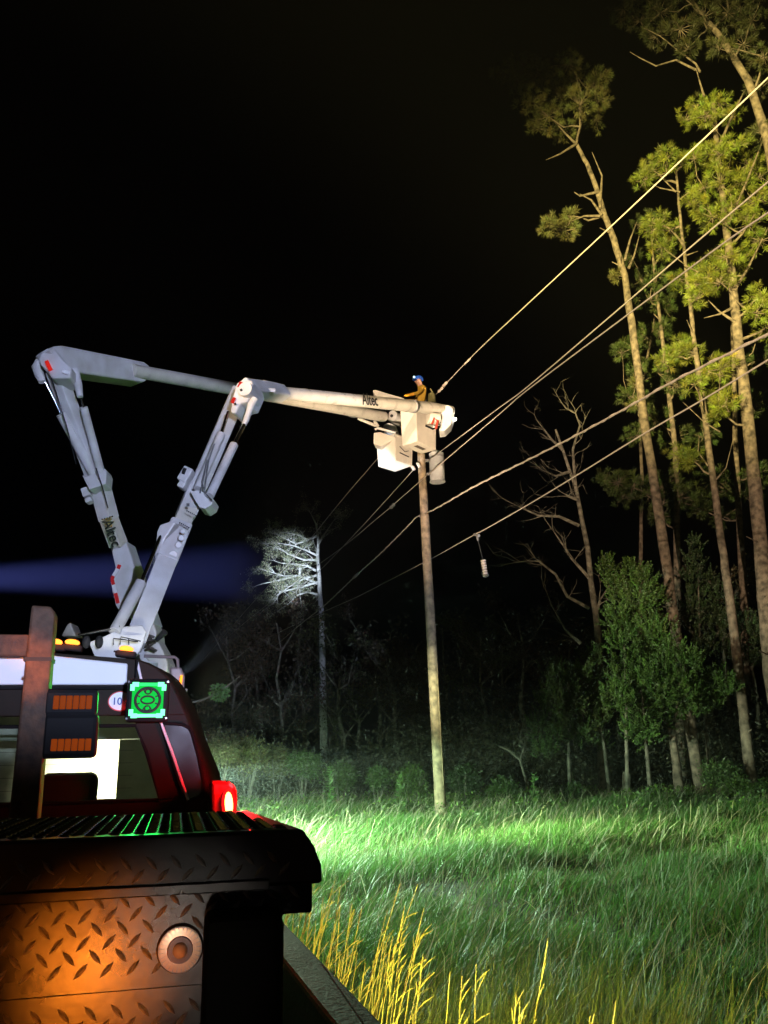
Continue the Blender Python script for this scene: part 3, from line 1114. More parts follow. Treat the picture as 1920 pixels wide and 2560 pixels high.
# tan hydraulic rotary and guard behind the boom foot
m = MB()
m.prism([at(x, y, 12.6) for x, y in ((382, 1555), (390, 1575), (392, 1600), (406, 1625), (418, 1655), (420, 1690), (396, 1690), (360, 1640), (368, 1590))], (0, 0.5, 0))
m.build("pedestal_guard", FIBRE, ta, bevel=0.03)
m = MB()
for i in range(7):
    x, y = 366 + random.uniform(0, 24), 1592 + i * 5
    m.tube([at(x - 18, y + 4, 12.3), at(x - 4, y + random.uniform(-6, 2), 12.25), at(x + 12, y + random.uniform(-8, 6), 12.3)], 0.02, 8)
m.build("hose_bundle", mat("hose_rubber", (0.06, 0.045, 0.03), 0.5), ta, smooth=True)
m = MB()
m.tube([at(392, 1600, 12.2), at(412, 1580, 12.1)], [0.03, 0.05], 10)
m.build("work_light", DARKM, ta, smooth=True)

# mast of the deck light
m = MB()
p_ = T(0.08, 9.0, 2.15)
m.beam(Vector((p_.x, p_.y, 1.7)), p_ - UP * 0.1, 0.05, 0.05)
m.build("lamp_mast", GREYM, ta)

# upper boom
SU = TD.copy()
m = MB()
seg(m, (612, 972, EA - 0.5), (660, 976, EA + 0.3), 46, 40, 1.0, SU, 0.1)
seg(m, (655, 975, EA + 0.25), (706, 984, EA + 1.1), 42, 38, 1.0, SU, 0.1)
m.build("boom_sleeve", WHITE, ta, bevel=0.02)
m = MB()
m.tube([at(690, 981, EA + 0.9), at(1075, 1020, TA - 0.5), at(1128, 1029, TA)], [pm(34, EA + 0.9) / 2, pm(31, TA) / 2, pm(29, TA) / 2], 16)
upb = m.build("upper_boom", FIBRE, ta, smooth=True)
tipY = TA
m = MB()
m.prism([at(x, y, TA - 0.35) for x, y in ((1080, 1014), (1122, 1012), (1133, 1020), (1135, 1038), (1127, 1062), (1112, 1076), (1098, 1078), (1100, 1050), (1078, 1034))], (0.05, 0.5, 0))
m.build("boom_tip", WHITE, ta, bevel=0.03)
m = MB()
p = at(1070, 1045, TA - 0.5)
m.tube([p, p + Vector((0.3, 0.1, 0))], 0.17, 18)
m.build("tip_winch", FIBRE, ta, smooth=True)
m = MB()
m.tube([at(1080, 1060, TA - 0.6), at(1086, 1045, TA - 0.6), at(1094, 1052, TA - 0.6), at(1090, 1072, TA - 0.6)], 0.035, 8)
m.build("red_hose", mat("red_hose", (0.45, 0.05, 0.03), 0.5), ta, smooth=True)
m = MB()
m.tube([at(1064, 1064, TA - 0.5), at(1082, 1072, TA - 0.55), at(1100, 1066, TA - 0.5)], 0.03, 8)
m.build("black_hose", RUBBER, ta, smooth=True)
m = MB()
p = at(1133, 1048, TA)
m.tube([p, at(1140, 1048, TA)], [0.03, 0.05], 12)
tl = m.build("tip_lamp", DARKM, ta, smooth=True)
m = MB()
m.ball(at(1137, 1048, TA - 0.06), 0.05)
m.build("lens", LAMPW, tl, smooth=True)
point("tip_lamp_glow", at(1137, 1048, TA - 0.15), 6, (1.0, 0.95, 0.8), 0.03)
# lettering on the upper boom
pA, pB = at(890, 1000, 18.0), at(945, 1006, 18.6)
ax = (at(1000, 1011, 19.8) - at(800, 991, 16.2)).normalized()
cA = at(925, 1000.5, 18.15)
text_part("boom_lettering", "Altec", 0.40, INK, cA + (EYE - cA).normalized() * 0.22, ax, UP, ta)


def open_box(name, root, near, left, rightp, bot_z, top_z, m_in, thick=0.05):
    """bucket: near, left, right = plan corners at the bottom; slightly flared to the top, open, with rim"""
    near, left, rightp = Vector(near), Vector(left), Vector(rightp)
    far = left + rightp - near
    cen = (near + far) / 2
    poly = [near, rightp, far, left]

    def ringz(z, k):
        return [Vector((cen.x + (p.x - cen.x) * k, cen.y + (p.y - cen.y) * k, z)) for p in poly]
    r0, r1, r2, r3 = ringz(bot_z, 1.0), ringz(top_z, 1.08), ringz(top_z, 0.98), ringz(bot_z + thick, 0.9)
    b = MB()
    vs = r0 + r1 + r2 + r3
    fs = [(3, 2, 1, 0), (12, 13, 14, 15)]
    for i in range(4):
        j = (i + 1) % 4
        fs += [(i, j, 4 + j, 4 + i), (4 + i, 4 + j, 8 + j, 8 + i), (8 + i, 8 + j, 12 + j, 12 + i)]
    b.add(vs, fs)
    o = b.build(name, m_in, root, bevel=0.03)
    r = MB()
    rr_ = ringz(top_z, 1.1)
    r.tube(rr_ + [rr_[0]], 0.035, 8)
    r.build("bucket_rim", m_in, o, smooth=True)
    return o, cen


BKT = mat("bucket_gelcoat", (0.72, 0.66, 0.58), 0.4, var=0.05, scale=4)


def plan(x, y, z):
    return on_plane(x, y, Vector((0, 0, z)), UP)


def sq_plan(x0, y0, Y, xl, yl, xr, yr):
    """near bottom corner plus the two seen beside it, made square"""
    N = at(x0, y0, Y)
    L, Rr = plan(xl, yl, N.z), plan(xr, yr, N.z)
    dl, dr = (L - N), (Rr - N)
    bis = (dl.normalized() + dr.normalized()).normalized()
    a = Matrix.Rotation(R(45), 3, 'Z') @ bis
    b_ = Matrix.Rotation(R(-45), 3, 'Z') @ bis
    if a.dot(dl) < b_.dot(dl):
        a, b_ = b_, a
    print("bucket sides", dl.length, dr.length, math.degrees(dl.angle(dr)))
    return N, N + a * min(dl.length, 0.8), N + b_ * min(dr.length, 0.9)


N_, L_, R_ = sq_plan(1043, 1103, 20.9, 1005, 1114, 1092, 1124)
bzA = N_.z
rimA = at(1043, 1004, 20.9).z
bk, cenA = open_box("bucket", ta, N_, L_, R_, bzA, rimA, BKT)
m = MB()
e1 = (R_ - N_).normalized()
c = (N_ + R_) / 2
lab_c = (N_ + (L_ - N_) * 0.45 + (R_ - N_) * 0.5)
m.beam(Vector((lab_c.x, lab_c.y, bzA - 0.004)) - e1 * 0.2, Vector((lab_c.x, lab_c.y, bzA - 0.004)) + e1 * 0.2, 0.12, 0.006, side=(L_ - N_))
m.build("bottom_label", mat("dark_label", (0.12, 0.09, 0.07), 0.6, var=0.4, scale=60), bk)
# mounting arm between tip and bucket
m = MB()
m.beam(at(1100, 1055, TA - 0.1), Vector((cenA.x, cenA.y, (bzA + rimA) / 2)) + (R_ - N_) * 0.42, 0.14, 0.2, side=UP)
m.build("bucket_mount", WHITE, ta, bevel=0.02)

# ---------------- farther truck
YB, EB, TB = 18.0, 14.8, 24.3
SB = Matrix.Rotation(R(-20), 3, 'Z') @ Vector((1, 0, 0))
tbk = thing("bucket_truck", "farther white bucket truck with lower boom leaning left, red and white tape on it",
            "bucket truck", T(-0.9, YB + 0.4, 0))
chassis(tbk, -0.9, 16.6, 7.6, 1.8)
m = MB()
pb_ = at(372, 1640, YB)
m.tube([Vector((pb_.x, pb_.y, 1.15)), Vector((pb_.x, pb_.y, pb_.z))], [0.42, 0.36], 28)
m.build("pedestal", WHITE, tbk, smooth=True)
m = MB()
m.prism([at(x, y, YB - 0.3) for x, y in ((340, 1650), (338, 1560), (355, 1540), (385, 1560), (405, 1650))], (0, 0.6, 0))
m.build("turntable", WHITE, tbk, bevel=0.03)
m = MB()
pl = [at(x, y, 17.1) for x, y in ((276, 1367), (314, 1350), (347, 1448), (385, 1560), (345, 1560), (300, 1532), (288, 1512), (275, 1455), (288, 1418))]
m.prism(pl, (0.05, 0.55, 0))
lowB = m.build("lower_boom", WHITE, tbk, bevel=0.03)
tape = [(300, 1410), (293, 1422), (284, 1440), (277, 1450), (283, 1466), (287, 1483), (293, 1508)]
pts_t = [at(x, y, 17.06) for x, y in ((299, 1412), (295, 1422), (283, 1440), (280, 1448), (284, 1462), (289, 1483), (295, 1508))]
for i, mm in enumerate((REDTAPE, WHTAPE, REDTAPE, REDTAPE, WHTAPE, REDTAPE)):
    m = MB()
    m.beam(pts_t[i], pts_t[i + 1], 0.07, 0.02, side=(1, 0, 0))
    m.build("reflective_tape", mm, lowB)
m = MB()
seg(m, (296, 1362, 17.1), (270, 1292, 16.7), 35, 35, 1.0, SB, 0.05)
insB = m.build("insulator_insert", FIBRE, tbk, bevel=0.015)
m = MB()
seg(m, (272, 1298, 16.75), (250, 1216, 16.3), 38, 39, 1.0, SB, 0.05)
seg(m, (250, 1222, 16.35), (137, 925, EB), 37, 38, 1.0, SB, 0.05)
m.build("lower_boom_extension", WHITE, tbk, bevel=0.02)
bolts_along(insB, (252, 1299, 16.3), (284, 1290, 16.3), 5, 4)
axB = (at(292, 1356, 17.1) - at(268, 1296, 16.7)).normalized()
cB = at(279, 1333, 16.55)
text_part("boom_lettering", "Altec", 0.30, INK, cB, axB, (EYE - cB).cross(axB) , tbk)
cG = at(273, 1307, 16.45)
m = MB()
yv = (EYE - cG).normalized().cross(axB)
for dd, ln in ((-0.11, .22), (-0.05, .16), (0.01, .22), (0.07, .10)):
    m.beam(cG + axB * dd - yv * ln / 2, cG + axB * dd + yv * ln / 2, 0.025, 0.006, side=axB)
m.build("boom_emblem", GOLD, tbk)
for (c0, c1, r1, w_, wr) in (((235, 1188, 16.0), (152, 1035, 15.2), (113, 955, 14.9), 25, 5), ((252, 1180, 15.95), (209, 1018, 15.1), (201, 990, 15.0), 21, 5)):
    m = MB()
    rod(m, c0, c1, w_)
    cyl = m.build("knuckle_cylinder", WHITE, tbk, smooth=True)
    m = MB()
    rod(m, c1, r1, wr)
    m.build("piston_rod", STEEL, cyl, smooth=True)
m = MB()
m.prism([at(x, y, 15.9) for x, y in ((214, 1192), (262, 1170), (267, 1183), (264, 1210), (222, 1224), (204, 1186))], (0, 0.4, 0))
m.build("cylinder_bracket", WHITE, tbk, bevel=0.02)
m = MB()
m.box(at(217, 1232, 16.2), (0.16, 0.2, 0.2), Matrix.Rotation(R(-22), 3, 'Y'))
m.box(at(224, 1252, 16.2), (0.14, 0.2, 0.1), Matrix.Rotation(R(-22), 3, 'Y'))
m.build("valve_box", WHITE, tbk, bevel=0.02)
m = MB()
m.tube([at(x, y, 14.85) for x, y in ((102, 900), (94, 920), (98, 936), (106, 955))], [0.09, 0.12, 0.1, 0.07], 10)
m.build("link_arm", WHITE, tbk, smooth=True)
m = MB()
m.tube([at(x, y, 14.85) for x, y in ((186, 925), (190, 942), (196, 965), (200, 992))], [0.10, 0.09, 0.08, 0.06], 10)
m.build("link_arm", WHITE, tbk, smooth=True)
m = MB()
pl = [at(x, y, 14.5) for x, y in ((96, 898), (104, 878), (116, 870), (134, 868), (158, 900), (178, 918), (176, 945), (128, 945), (116, 926), (100, 912))]
m.prism(pl, (0, 0.6, 0))
elb = m.build("elbow_casting", WHITE, tbk, bevel=0.04)
m = MB()
p0_, p1_ = at(116, 902, 14.44), at(127, 926, 14.44)
m.beam(p0_, p1_, 0.075, 0.03, side=(1, 0, 0))
m.build("reflector", REDR, elb, bevel=0.01)
m = MB()
pl = [at(x, y, 14.35) for x, y in ((122, 876), (136, 865), (155, 863), (372, 906), (382, 918), (372, 950), (365, 955), (190, 932), (150, 905))]
plf = [on_plane(x, y, at(150, 890, 14.35), Vector((0.83, -0.55, 0)).normalized()) if False else p for p in pl]
# the sleeve runs away from the viewer: give each outline point the depth of the boom axis there
def bdep(x):
    return 14.4 + (x - 122) / (1000 - 122) * (TB - 14.4)
pl = [at(x, y, bdep(x)) for x, y in ((122, 876), (136, 865), (155, 863), (360, 904), (374, 914), (368, 950), (358, 955), (192, 931), (150, 905))]
m.prism(pl, (-0.38, 0.25, 0.0))
m.build("boom_sleeve", WHITE, tbk, bevel=0.03)
m = MB()
m.tube([at(330, 926, bdep(330)), at(600, 975, bdep(600)), at(960, 1042, bdep(960))], [pm(36, bdep(330)) / 2, pm(34, bdep(600)) / 2, pm(28, bdep(960)) / 2], 16)
m.build("upper_boom", FIBRE, tbk, smooth=True)
m = MB()
p = at(980, 1040, TB - 0.25)
m.tube([p, p + Vector((0.35, 0.5, 0))], pm(15, TB), 22)
tipw = m.build("tip_pulley", WHITE, tbk, smooth=True)
m = MB()
m.tube([p - Vector((0.01, 0.015, 0)) * 2, p], 0.05, 14)
m.build("pulley_hub", DARKM, tipw)
m = MB()
for pts in (((895, 1046), (940, 1064)), ((900, 1040), (905, 1052)), ((936, 1052), (945, 1066))):
    m.tube([at(x, y, TB - 0.4) for x, y in pts], 0.05, 8)
m.build("tip_bracket", FIBRE, tbk, smooth=True)
m = MB()
m.prism([at(x, y, TB - 0.5) for x, y in ((932, 975), (938, 974), (1010, 995), (1014, 1003), (990, 1000), (938, 988))], (0, 0.35, 0))
m.build("jib", FIBRE, tbk, bevel=0.02)
m = MB()
m.prism([at(x, y, TB - 0.1) for x, y in ((958, 1062), (972, 1056), (990, 1064), (998, 1085), (996, 1100), (965, 1082))], (0, 0.4, 0))
m.build("bucket_mount", WHITE, tbk, bevel=0.03)
m = MB()
m.tube([at(x, y, TB - 0.35) for x, y in ((940, 1075), (950, 1068), (975, 1076), (992, 1084))], 0.045, 8)
m.build("black_hose", RUBBER, tbk, smooth=True)
m = MB()
m.tube([at(x, y, TB - 0.5) for x, y in ((955, 1112), (962, 1118), (970, 1112), (976, 1104))], 0.03, 8)
m.build("control_cable", mat("purple_cable", (0.15, 0.12, 0.3), 0.5), tbk, smooth=True)
N2, L2, R2 = sq_plan(989, 1151, 22.9, 946, 1167, 1030, 1165)
bkB, cenB = open_box("bucket", tbk, N2, L2, R2, N2.z, at(989, 1088, 22.9).z, BKT)
m = MB()
e2 = (R2 - N2).normalized()
pc_ = N2 + (R2 - N2) * 0.5 + Vector((0, 0, 0.38))
nrm = Vector((e2.y, -e2.x, 0))
for a_, b_, in ((-0.2, 0.2),):
    m.beam(pc_ + e2 * a_ + nrm * 0.025 - UP * 0.1, pc_ + e2 * b_ + nrm * 0.025 - UP * 0.14, 0.012, 0.03, side=nrm)
    m.beam(pc_ + e2 * a_ + nrm * 0.03 + UP * 0.1, pc_ + e2 * 0.02 + nrm * 0.03 - UP * 0.02, 0.012, 0.02, side=nrm)
    m.beam(pc_ + e2 * 0.02 + nrm * 0.03 - UP * 0.02, pc_ + e2 * 0.18 + nrm * 0.03 + UP * 0.05, 0.012, 0.02, side=nrm)
m.build("bucket_print", INK, bkB)
# verge lamp head under an added disc that cuts off its upward light
m = MB()
m.tube([VERGE_LAMP + UP * 0.016, VERGE_LAMP + UP * 0.024], 0.3, 28)
hood = m.build("added_light_shield", DARKM, tbk)  # unseen disc added to give the verge light its upper cutoff
m = MB()
m.tube([VERGE_LAMP - Vector((0.16, 0.06, 0)), VERGE_LAMP - Vector((0.07, 0.03, 0))], [0.05, 0.08], 16)
m.build("lamp_head", DARKM, hood, smooth=True)
# tool tray hung beside the far bucket
N3, L3, R3 = sq_plan(948, 1100, 23.4, 936, 1112, 984, 1094)
tr_ = MB()
pl = [at(x, y, 22.9) for x, y in ((934, 1082), (950, 1080), (986, 1092), (984, 1099), (952, 1116), (934, 1110))]
tr_.prism(pl, (0.05, 0.4, 0.02))
tray = tr_.build("tool_tray", BKT, tbk, bevel=0.015)
m = MB()
m.tube([at(x, y, 22.85) for x, y in ((938, 1074), (944, 1070), (990, 1082), (984, 1092))], 0.04, 8)
m.build("tray_rail", WHITE, tray, smooth=True)

# small fittings on the booms: bands, plates, hoses, pins
def band(root, x, y, Y, dx, dy, r, m_):
    p, q = at(x, y, Y), at(x + dx, y + dy, Y + dx * 0.02)
    b = MB()
    b.tube([p, q], r, 16)
    b.build("boom_band", m_, root, smooth=True)


for x, y in ((1030, 1016), (760, 988)):
    Yx = EA + 0.9 + (x - 690) / (1128 - 690) * (TA - EA - 0.9)
    band(upb, x, y, Yx, 5, 0.5, pm(33, Yx) / 2 + 0.012, GREYM)
for x, y in ((418, 942), (640, 982), (880, 1027)):
    band(tbk, x, y, bdep(x), 5, 0.9, pm(34, bdep(x)) / 2 + 0.006, GREYM)


def plate(root, x, y, Y, w, h, ang, m_, name="warning_decal"):
    p = at(x, y, Y)
    n__ = (EYE - p).normalized()
    sx_ = Vector((math.cos(R(ang)), 0, math.sin(R(ang))))
    sx_ = (sx_ - n__ * sx_.dot(n__)).normalized()
    b = MB()
    b.beam(p - sx_ * w / 2, p + sx_ * w / 2, h, 0.012, side=n__.cross(sx_))
    b.build(name, m_, root)


YEL = mat("yellow_decal", (0.55, 0.40, 0.03), 0.5)
plate(ta, 675, 975, EA + 0.1, 0.20, 0.07, -6, GREYM)
plate(ta, 470, 1262, 12.6, 0.05, 0.05, 0, INK)
plate(tbk, 165, 930, 14.45, 0.12, 0.06, -15, GREYM)
for (x, y, Y) in ((603, 975, 13.25), (588, 1010, 13.3), (625, 962, 13.3)):
    plate(ta, x, y, Y, 0.04, 0.04, 30, DARKM, "pin_head")
for pts in (((190, 1160, 15.5), (165, 1060, 15.0), (140, 980, 14.8), (128, 945, 14.6)), ((270, 1270, 16.3), (255, 1215, 15.9), (240, 1170, 15.6))):
    b = MB()
    b.tube([at(*q) for q in pts], 0.011, 6)
    b.build("hose", DARKM, ta if pts[0][2] < 13 else tbk, smooth=True)

# ------------------------------------------------------------------ line worker in the nearer bucket
per_base = Vector((cenA.x, cenA.y, bzA + 0.06))
person = thing("person", "person in blue helmet and yellow-brown shirt leaning over the bucket rim", "person", per_base)
zs = per_base.z
hx = at(1053, 985, cenA.y)                            # chest point seen in the photo
fx = Vector((-1, -0.15, 0)).normalized()              # facing direction
sdv = Vector((-fx.y, fx.x, 0))
hip = Vector((cenA.x, cenA.y, zs + 0.92)) + (hx - Vector((cenA.x, cenA.y, hx.z))) * 0.3
chest = at(1056, 978, cenA.y)
neck = at(1051, 966, cenA.y)
headp = at(1047, 955, cenA.y)
J = {"hip": hip, "waist": hip.lerp(chest, 0.5), "chest": chest, "neck": neck, "head": headp}
V_, E_, Rd = [], [], []


def jv(p, r):
    V_.append(tuple(Vector(p)))
    Rd.append(r)
    return len(V_) - 1


def je(a, b):
    E_.append((a, b))


ih = jv(hip, (0.17, 0.14))
iw = jv(J["waist"], (0.16, 0.13))
ic = jv(chest, (0.20, 0.14))
inn = jv(neck, (0.065, 0.065))
ihd = jv(headp, (0.085, 0.10))
itp = jv(headp + UP * 0.09 + fx * 0.01, (0.075, 0.085))
je(ih, iw); je(iw, ic); je(ic, inn); je(inn, ihd); je(ihd, itp)
for s_ in (-1, 1):
    sh = chest + sdv * 0.19 * s_ + UP * 0.03
    el = sh + fx * 0.16 - UP * 0.20 + sdv * 0.06 * s_
    wr = el + fx * 0.24 - UP * 0.05 - sdv * 0.05 * s_
    hd = wr + fx * 0.09 - UP * 0.02
    a1 = jv(sh, (0.075, 0.075)); a2 = jv(el, (0.055, 0.055)); a3 = jv(wr, (0.042, 0.042)); a4 = jv(hd, (0.045, 0.035))
    je(ic, a1); je(a1, a2); je(a2, a3); je(a3, a4)
    for kf in range(4):
        f1 = jv(hd + fx * 0.045 + sdv * (kf - 1.5) * 0.02, (0.011, 0.011))
        f2 = jv(hd + fx * (0.075 + 0.008 * (kf in (1, 2))) - UP * 0.025 + sdv * (kf - 1.5) * 0.02, (0.009, 0.009))
        je(a4, f1); je(f1, f2)
    th = jv(hd + fx * 0.02 - sdv * s_ * 0.055 - UP * 0.02, (0.011, 0.011))
    je(a4, th)
    hp_ = hip + sdv * 0.09 * s_ - UP * 0.06
    kn = Vector((hp_.x, hp_.y, zs + 0.48)) + fx * 0.05
    an = Vector((hp_.x, hp_.y, zs + 0.07))
    l1 = jv(hp_, (0.10, 0.10)); l2 = jv(kn, (0.07, 0.07)); l3 = jv(an, (0.05, 0.05)); l4 = jv(an + fx * 0.15 - UP * 0.03, (0.045, 0.035))
    je(ih, l1); je(l1, l2); je(l2, l3); je(l3, l4)
me = bpy.data.meshes.new("body")
me.from_pydata(V_, E_, [])
body = bpy.data.objects.new("body", me)
COL.objects.link(body)
sk = body.modifiers.new("skin", 'SKIN')
sk.use_smooth_shade = True
for i, r_ in enumerate(Rd):
    me.skin_vertices[0].data[i].radius = r_
me.skin_vertices[0].data[0].use_root = True
ss = body.modifiers.new("sub", 'SUBSURF')
ss.levels = 1
ss.render_levels = 1
dg = bpy.context.evaluated_depsgraph_get()
bme = bpy.data.meshes.new_from_object(body.evaluated_get(dg))
bpy.data.objects.remove(body)
bme.materials.clear()
for mm in (SHIRT, SKIN, TROUS, GLOVE):
    bme.materials.append(mm)
wrz = [Vector(V_[i]) for i in range(len(V_))]
hands = [chest + sdv * 0.19 * s + UP * 0.03 + fx * 0.46 - UP * 0.27 for s in (-1, 1)]
for p in bme.polygons:
    c = p.center
    if c.z < hip.z - 0.02:
        p.material_index = 2
    elif c.z > neck.z + 0.01 and (c - headp).length < 0.3:
        p.material_index = 1
    elif min((c - h_).length for h_ in hands) < 0.2:
        p.material_index = 3
    else:
        p.material_index = 0
link("body", bme, None, person, smooth=True)
hm = MB()
hc = headp + UP * 0.075
for j in range(7):
    pass
vs, fs = [], []
NU = 18
for j in range(6):
    ph = j / 5 * math.pi / 2
    for i in range(NU):
        t = 2 * math.pi * i / NU
        r_ = 0.125 * math.cos(ph)
        vs.append(hc + fx * r_ * 1.12 * math.cos(t) + sdv * r_ * math.sin(t) + UP * 0.125 * math.sin(ph))
for j in range(5):
    for i in range(NU):
        fs.append((j * NU + i, j * NU + (i + 1) % NU, (j + 1) * NU + (i + 1) % NU, (j + 1) * NU + i))
fs.append(tuple(range(NU)))
hm.add(vs, fs)
hel = hm.build("helmet", HELM, person, smooth=True)
br = MB()
br.prism([hc + fx * (0.14 + 0.05 * max(0, math.cos(t))) * math.cos(t) + sdv * 0.135 * math.sin(t) - UP * 0.006 for t in np.linspace(0, 2 * math.pi, 21)[:-1]], UP * 0.008)
br.build("brim", HELM, hel)
br = MB()
lamp_p = hc + fx * 0.135 + UP * 0.05 - Vector((0, 0.05, 0))
br.ball(lamp_p, 0.028)
br.build("headlamp", emit("headlamp_glow", (0.6, 0.95, 1.0), 4.0), hel, smooth=True)
fc_ = MB()
for s_ in (-1, 1):
    fc_.ball(headp + fx * 0.088 + sdv * 0.032 * s_ + UP * 0.035, 0.012, nu=8, nv=6)
fc_.build("eyes", mat("eye_dark", (0.05, 0.04, 0.04), 0.3), person, smooth=True)
fc_ = MB()
fc_.ball(headp + fx * 0.10 + UP * 0.008, (0.02, 0.013, 0.024), nu=8, nv=6)
for s_ in (-1, 1):
    fc_.ball(headp + sdv * 0.088 * s_ + UP * 0.01, (0.02, 0.01, 0.03), nu=8, nv=6)
fc_.ball(headp + fx * 0.088 - UP * 0.035, (0.012, 0.025, 0.007), nu=8, nv=6)
fc_.build("face", SKIN, person, smooth=True)
hn = MB()
hn.beam(chest + sdv * 0.0 - fx * 0.13 + UP * 0.12, hip - fx * 0.14, 0.05, 0.02, side=sdv)
hn.tube([hip + (fx * math.cos(t) * 0.165 + sdv * math.sin(t) * 0.195) + UP * 0.02 for t in np.linspace(0, 2 * math.pi, 19)], 0.022, 8)
hn.build("harness", mat("grey_harness", (0.45, 0.47, 0.6), 0.7), person, smooth=True)
tb_ = MB()
p = at(1080, 1008, cenA.y)
tb_.tube([p, p + Vector((0.0, 0, 0.28))], [0.12, 0.1], 12)
tb_.tube([p + Vector((0.05, 0, 0.28)), p + Vector((-0.03, 0, 0.45))], [0.03, 0.02], 8)
tb = tb_.build("tool_bag", mat("olive_canvas", (0.10, 0.09, 0.03), 0.9), smooth=True)
tag(tb, "olive canvas tool bag on the bucket rim behind the person", "bag")

# ------------------------------------------------------------------ utility pole
pole = thing("utility_pole", "tall brown wooden utility pole with grey transformer standing in the grass", "utility pole",
             (pole_base.x, pole_base.y, 0))
ptop = at(1052, 1120, POLE_Y - 0.3)
m = MB()
pp = [Vector((pole_base.x, pole_base.y, -0.3)), pole_base + UP * 0.0, pole_base.lerp(ptop, 0.35), pole_base.lerp(ptop, 0.7), ptop]
pp = [pp[0]] + [Vector(p) for p in pp[1:]]
m.tube(pp, [0.165, 0.165, 0.15, 0.135, 0.12], 20)
m.build("pole_shaft", WOOD, pole, smooth=True)
tcn = at(1091, 1135, POLE_Y - 0.25)
tcb = at(1091, 1205, POLE_Y - 0.25)
m = MB()
m.tube([Vector((tcn.x, tcn.y, tcb.z)), Vector((tcn.x, tcn.y, tcb.z + 0.05)), Vector((tcn.x, tcn.y, tcn.z)), Vector((tcn.x, tcn.y, tcn.z + 0.08))], [0.25, 0.235, 0.235, 0.14], 28)
tco = m.build("transformer", CAN, pole, smooth=True)
m = MB()
m.tube([Vector((tcn.x - 0.1, tcn.y, tcn.z + 0.06)), Vector((tcn.x - 0.13, tcn.y, tcn.z + 0.34))], [0.05, 0.035], 12)
m.build("bushing", PORC, tco, smooth=True)
for zz in (0.25, 0.7):
    m = MB()
    c = Vector((tcn.x, tcn.y, tcb.z + zz))
    m.beam(c, Vector((ptop.x + 0.03, ptop.y, c.z)), 0.08, 0.06, side=UP)
    m.build("mount_lug", GREYM, tco)
m = MB()
m.tube([Vector((tcn.x, tcn.y, 0)) + Vector((0.238 * math.cos(t), 0.238 * math.sin(t), tcn.z - 0.12)) for t in np.linspace(0, 2 * math.pi, 25)], 0.012, 6)
m.build("lid_band", GREYM, tco)
for (x, y) in ((1050, 1168), (1036, 1175)):
    m = MB()
    p = at(x, y, POLE_Y - 0.45)
    m.tube([p, p + Vector((-0.05, 0.0, 0.1)), p + Vector((-0.1, 0, 0.14))], [0.05, 0.06, 0.03], 12)
    m.build("insulator", PORC, pole, smooth=True)
for (x, y) in ((1058, 1291), (1066, 1408)):
    m = MB()
    p = at(x, y, POLE_Y - 0.16)
    m.tube([p + Vector((-0.12, -0.04, -0.02)), p + Vector((0.1, -0.04, 0.03))], 0.035, 10)
    m.build("cable_bracket", GREYM, pole, smooth=True)
m = MB()
m.tube([at(1052 + (2043 - y) * -0.0 + (y - 1130) * 0.055 + 11, y, POLE_Y - 0.2) for y in range(1290, 2040, 75)], 0.012, 6)
m.build("ground_wire", mat("copper_wire", (0.25, 0.17, 0.1), 0.6), pole)


# ------------------------------------------------------------------ wires
def wire(name, label, pts, r, off=0.0, twist=False):
    P = [on_line(x, y, off) for x, y in pts]
    Q = []
    for i in range(len(P) - 1):                       # Catmull-Rom smoothing
        p0, p1, p2, p3 = P[max(i - 1, 0)], P[i], P[i + 1], P[min(i + 2, len(P) - 1)]
        for k in range(6):
            t = k / 6
            Q.append(0.5 * ((2 * p1) + (p2 - p0) * t + (2 * p0 - 5 * p1 + 4 * p2 - p3) * t * t + (3 * p1 - p0 - 3 * p2 + p3) * t ** 3))
    Q.append(P[-1])
    a0 = (Q[0] - Q[1]).normalized()
    if pts[0][0] >= 1900:
        Q = [Q[0] + a0 * 6] + Q
    m = MB()
    m.tube(Q, r, 8)
    if twist:
        h = []
        tot = 0
        for i in range(len(Q) - 1):
            L = (Q[i + 1] - Q[i]).length
            n_ = max(1, int(L / 0.06))
            for k in range(n_):
                p = Q[i].lerp(Q[i + 1], k / n_)
                tot += L / n_
                h.append(p + (LN * math.cos(tot * 9) + UP * math.sin(tot * 9)) * r * 1.1)
        m.tube(h, r * 0.6, 5)
    o = m.build(name, WIREM, smooth=True)
    tag(o, label, "wire", "overhead wires along the road")
    return o


wire("power_line", "topmost overhead wire running from the upper right to the bucket",
     [(1920, 195), (1700, 404), (1500, 592), (1300, 778), (1185, 886), (1090, 986)], 0.012, -0.5)
wire("power_line", "topmost overhead wire continuing below left of the far bucket to the blue-lit tree",
     [(944, 1146), (850, 1256), (765, 1360), (690, 1444), (620, 1520), (560, 1590), (500, 1660)], 0.015, -0.6)
wire("power_line", "upper of the two converging middle wires on the right, ending at the pole",
     [(1920, 455), (1743, 604), (1555, 766), (1320, 966), (1250, 1018), (1110, 1122), (1052, 1163)], 0.013, -0.2)
wire("power_line", "lower of the two converging middle wires, crossing in front of the transformer",
     [(1920, 532), (1805, 611), (1573, 784), (1320, 974), (1250, 1034), (1110, 1153), (1045, 1208), (981, 1264), (937, 1301), (855, 1369), (769, 1431), (720, 1470), (624, 1547), (560, 1600)], 0.013, -0.45)
wire("power_line", "wire dropping left from the insulator just under the far bucket",
     [(1034, 1174), (1000, 1212), (920, 1300), (877, 1346), (810, 1416), (769, 1452), (690, 1520)], 0.013, -0.35)
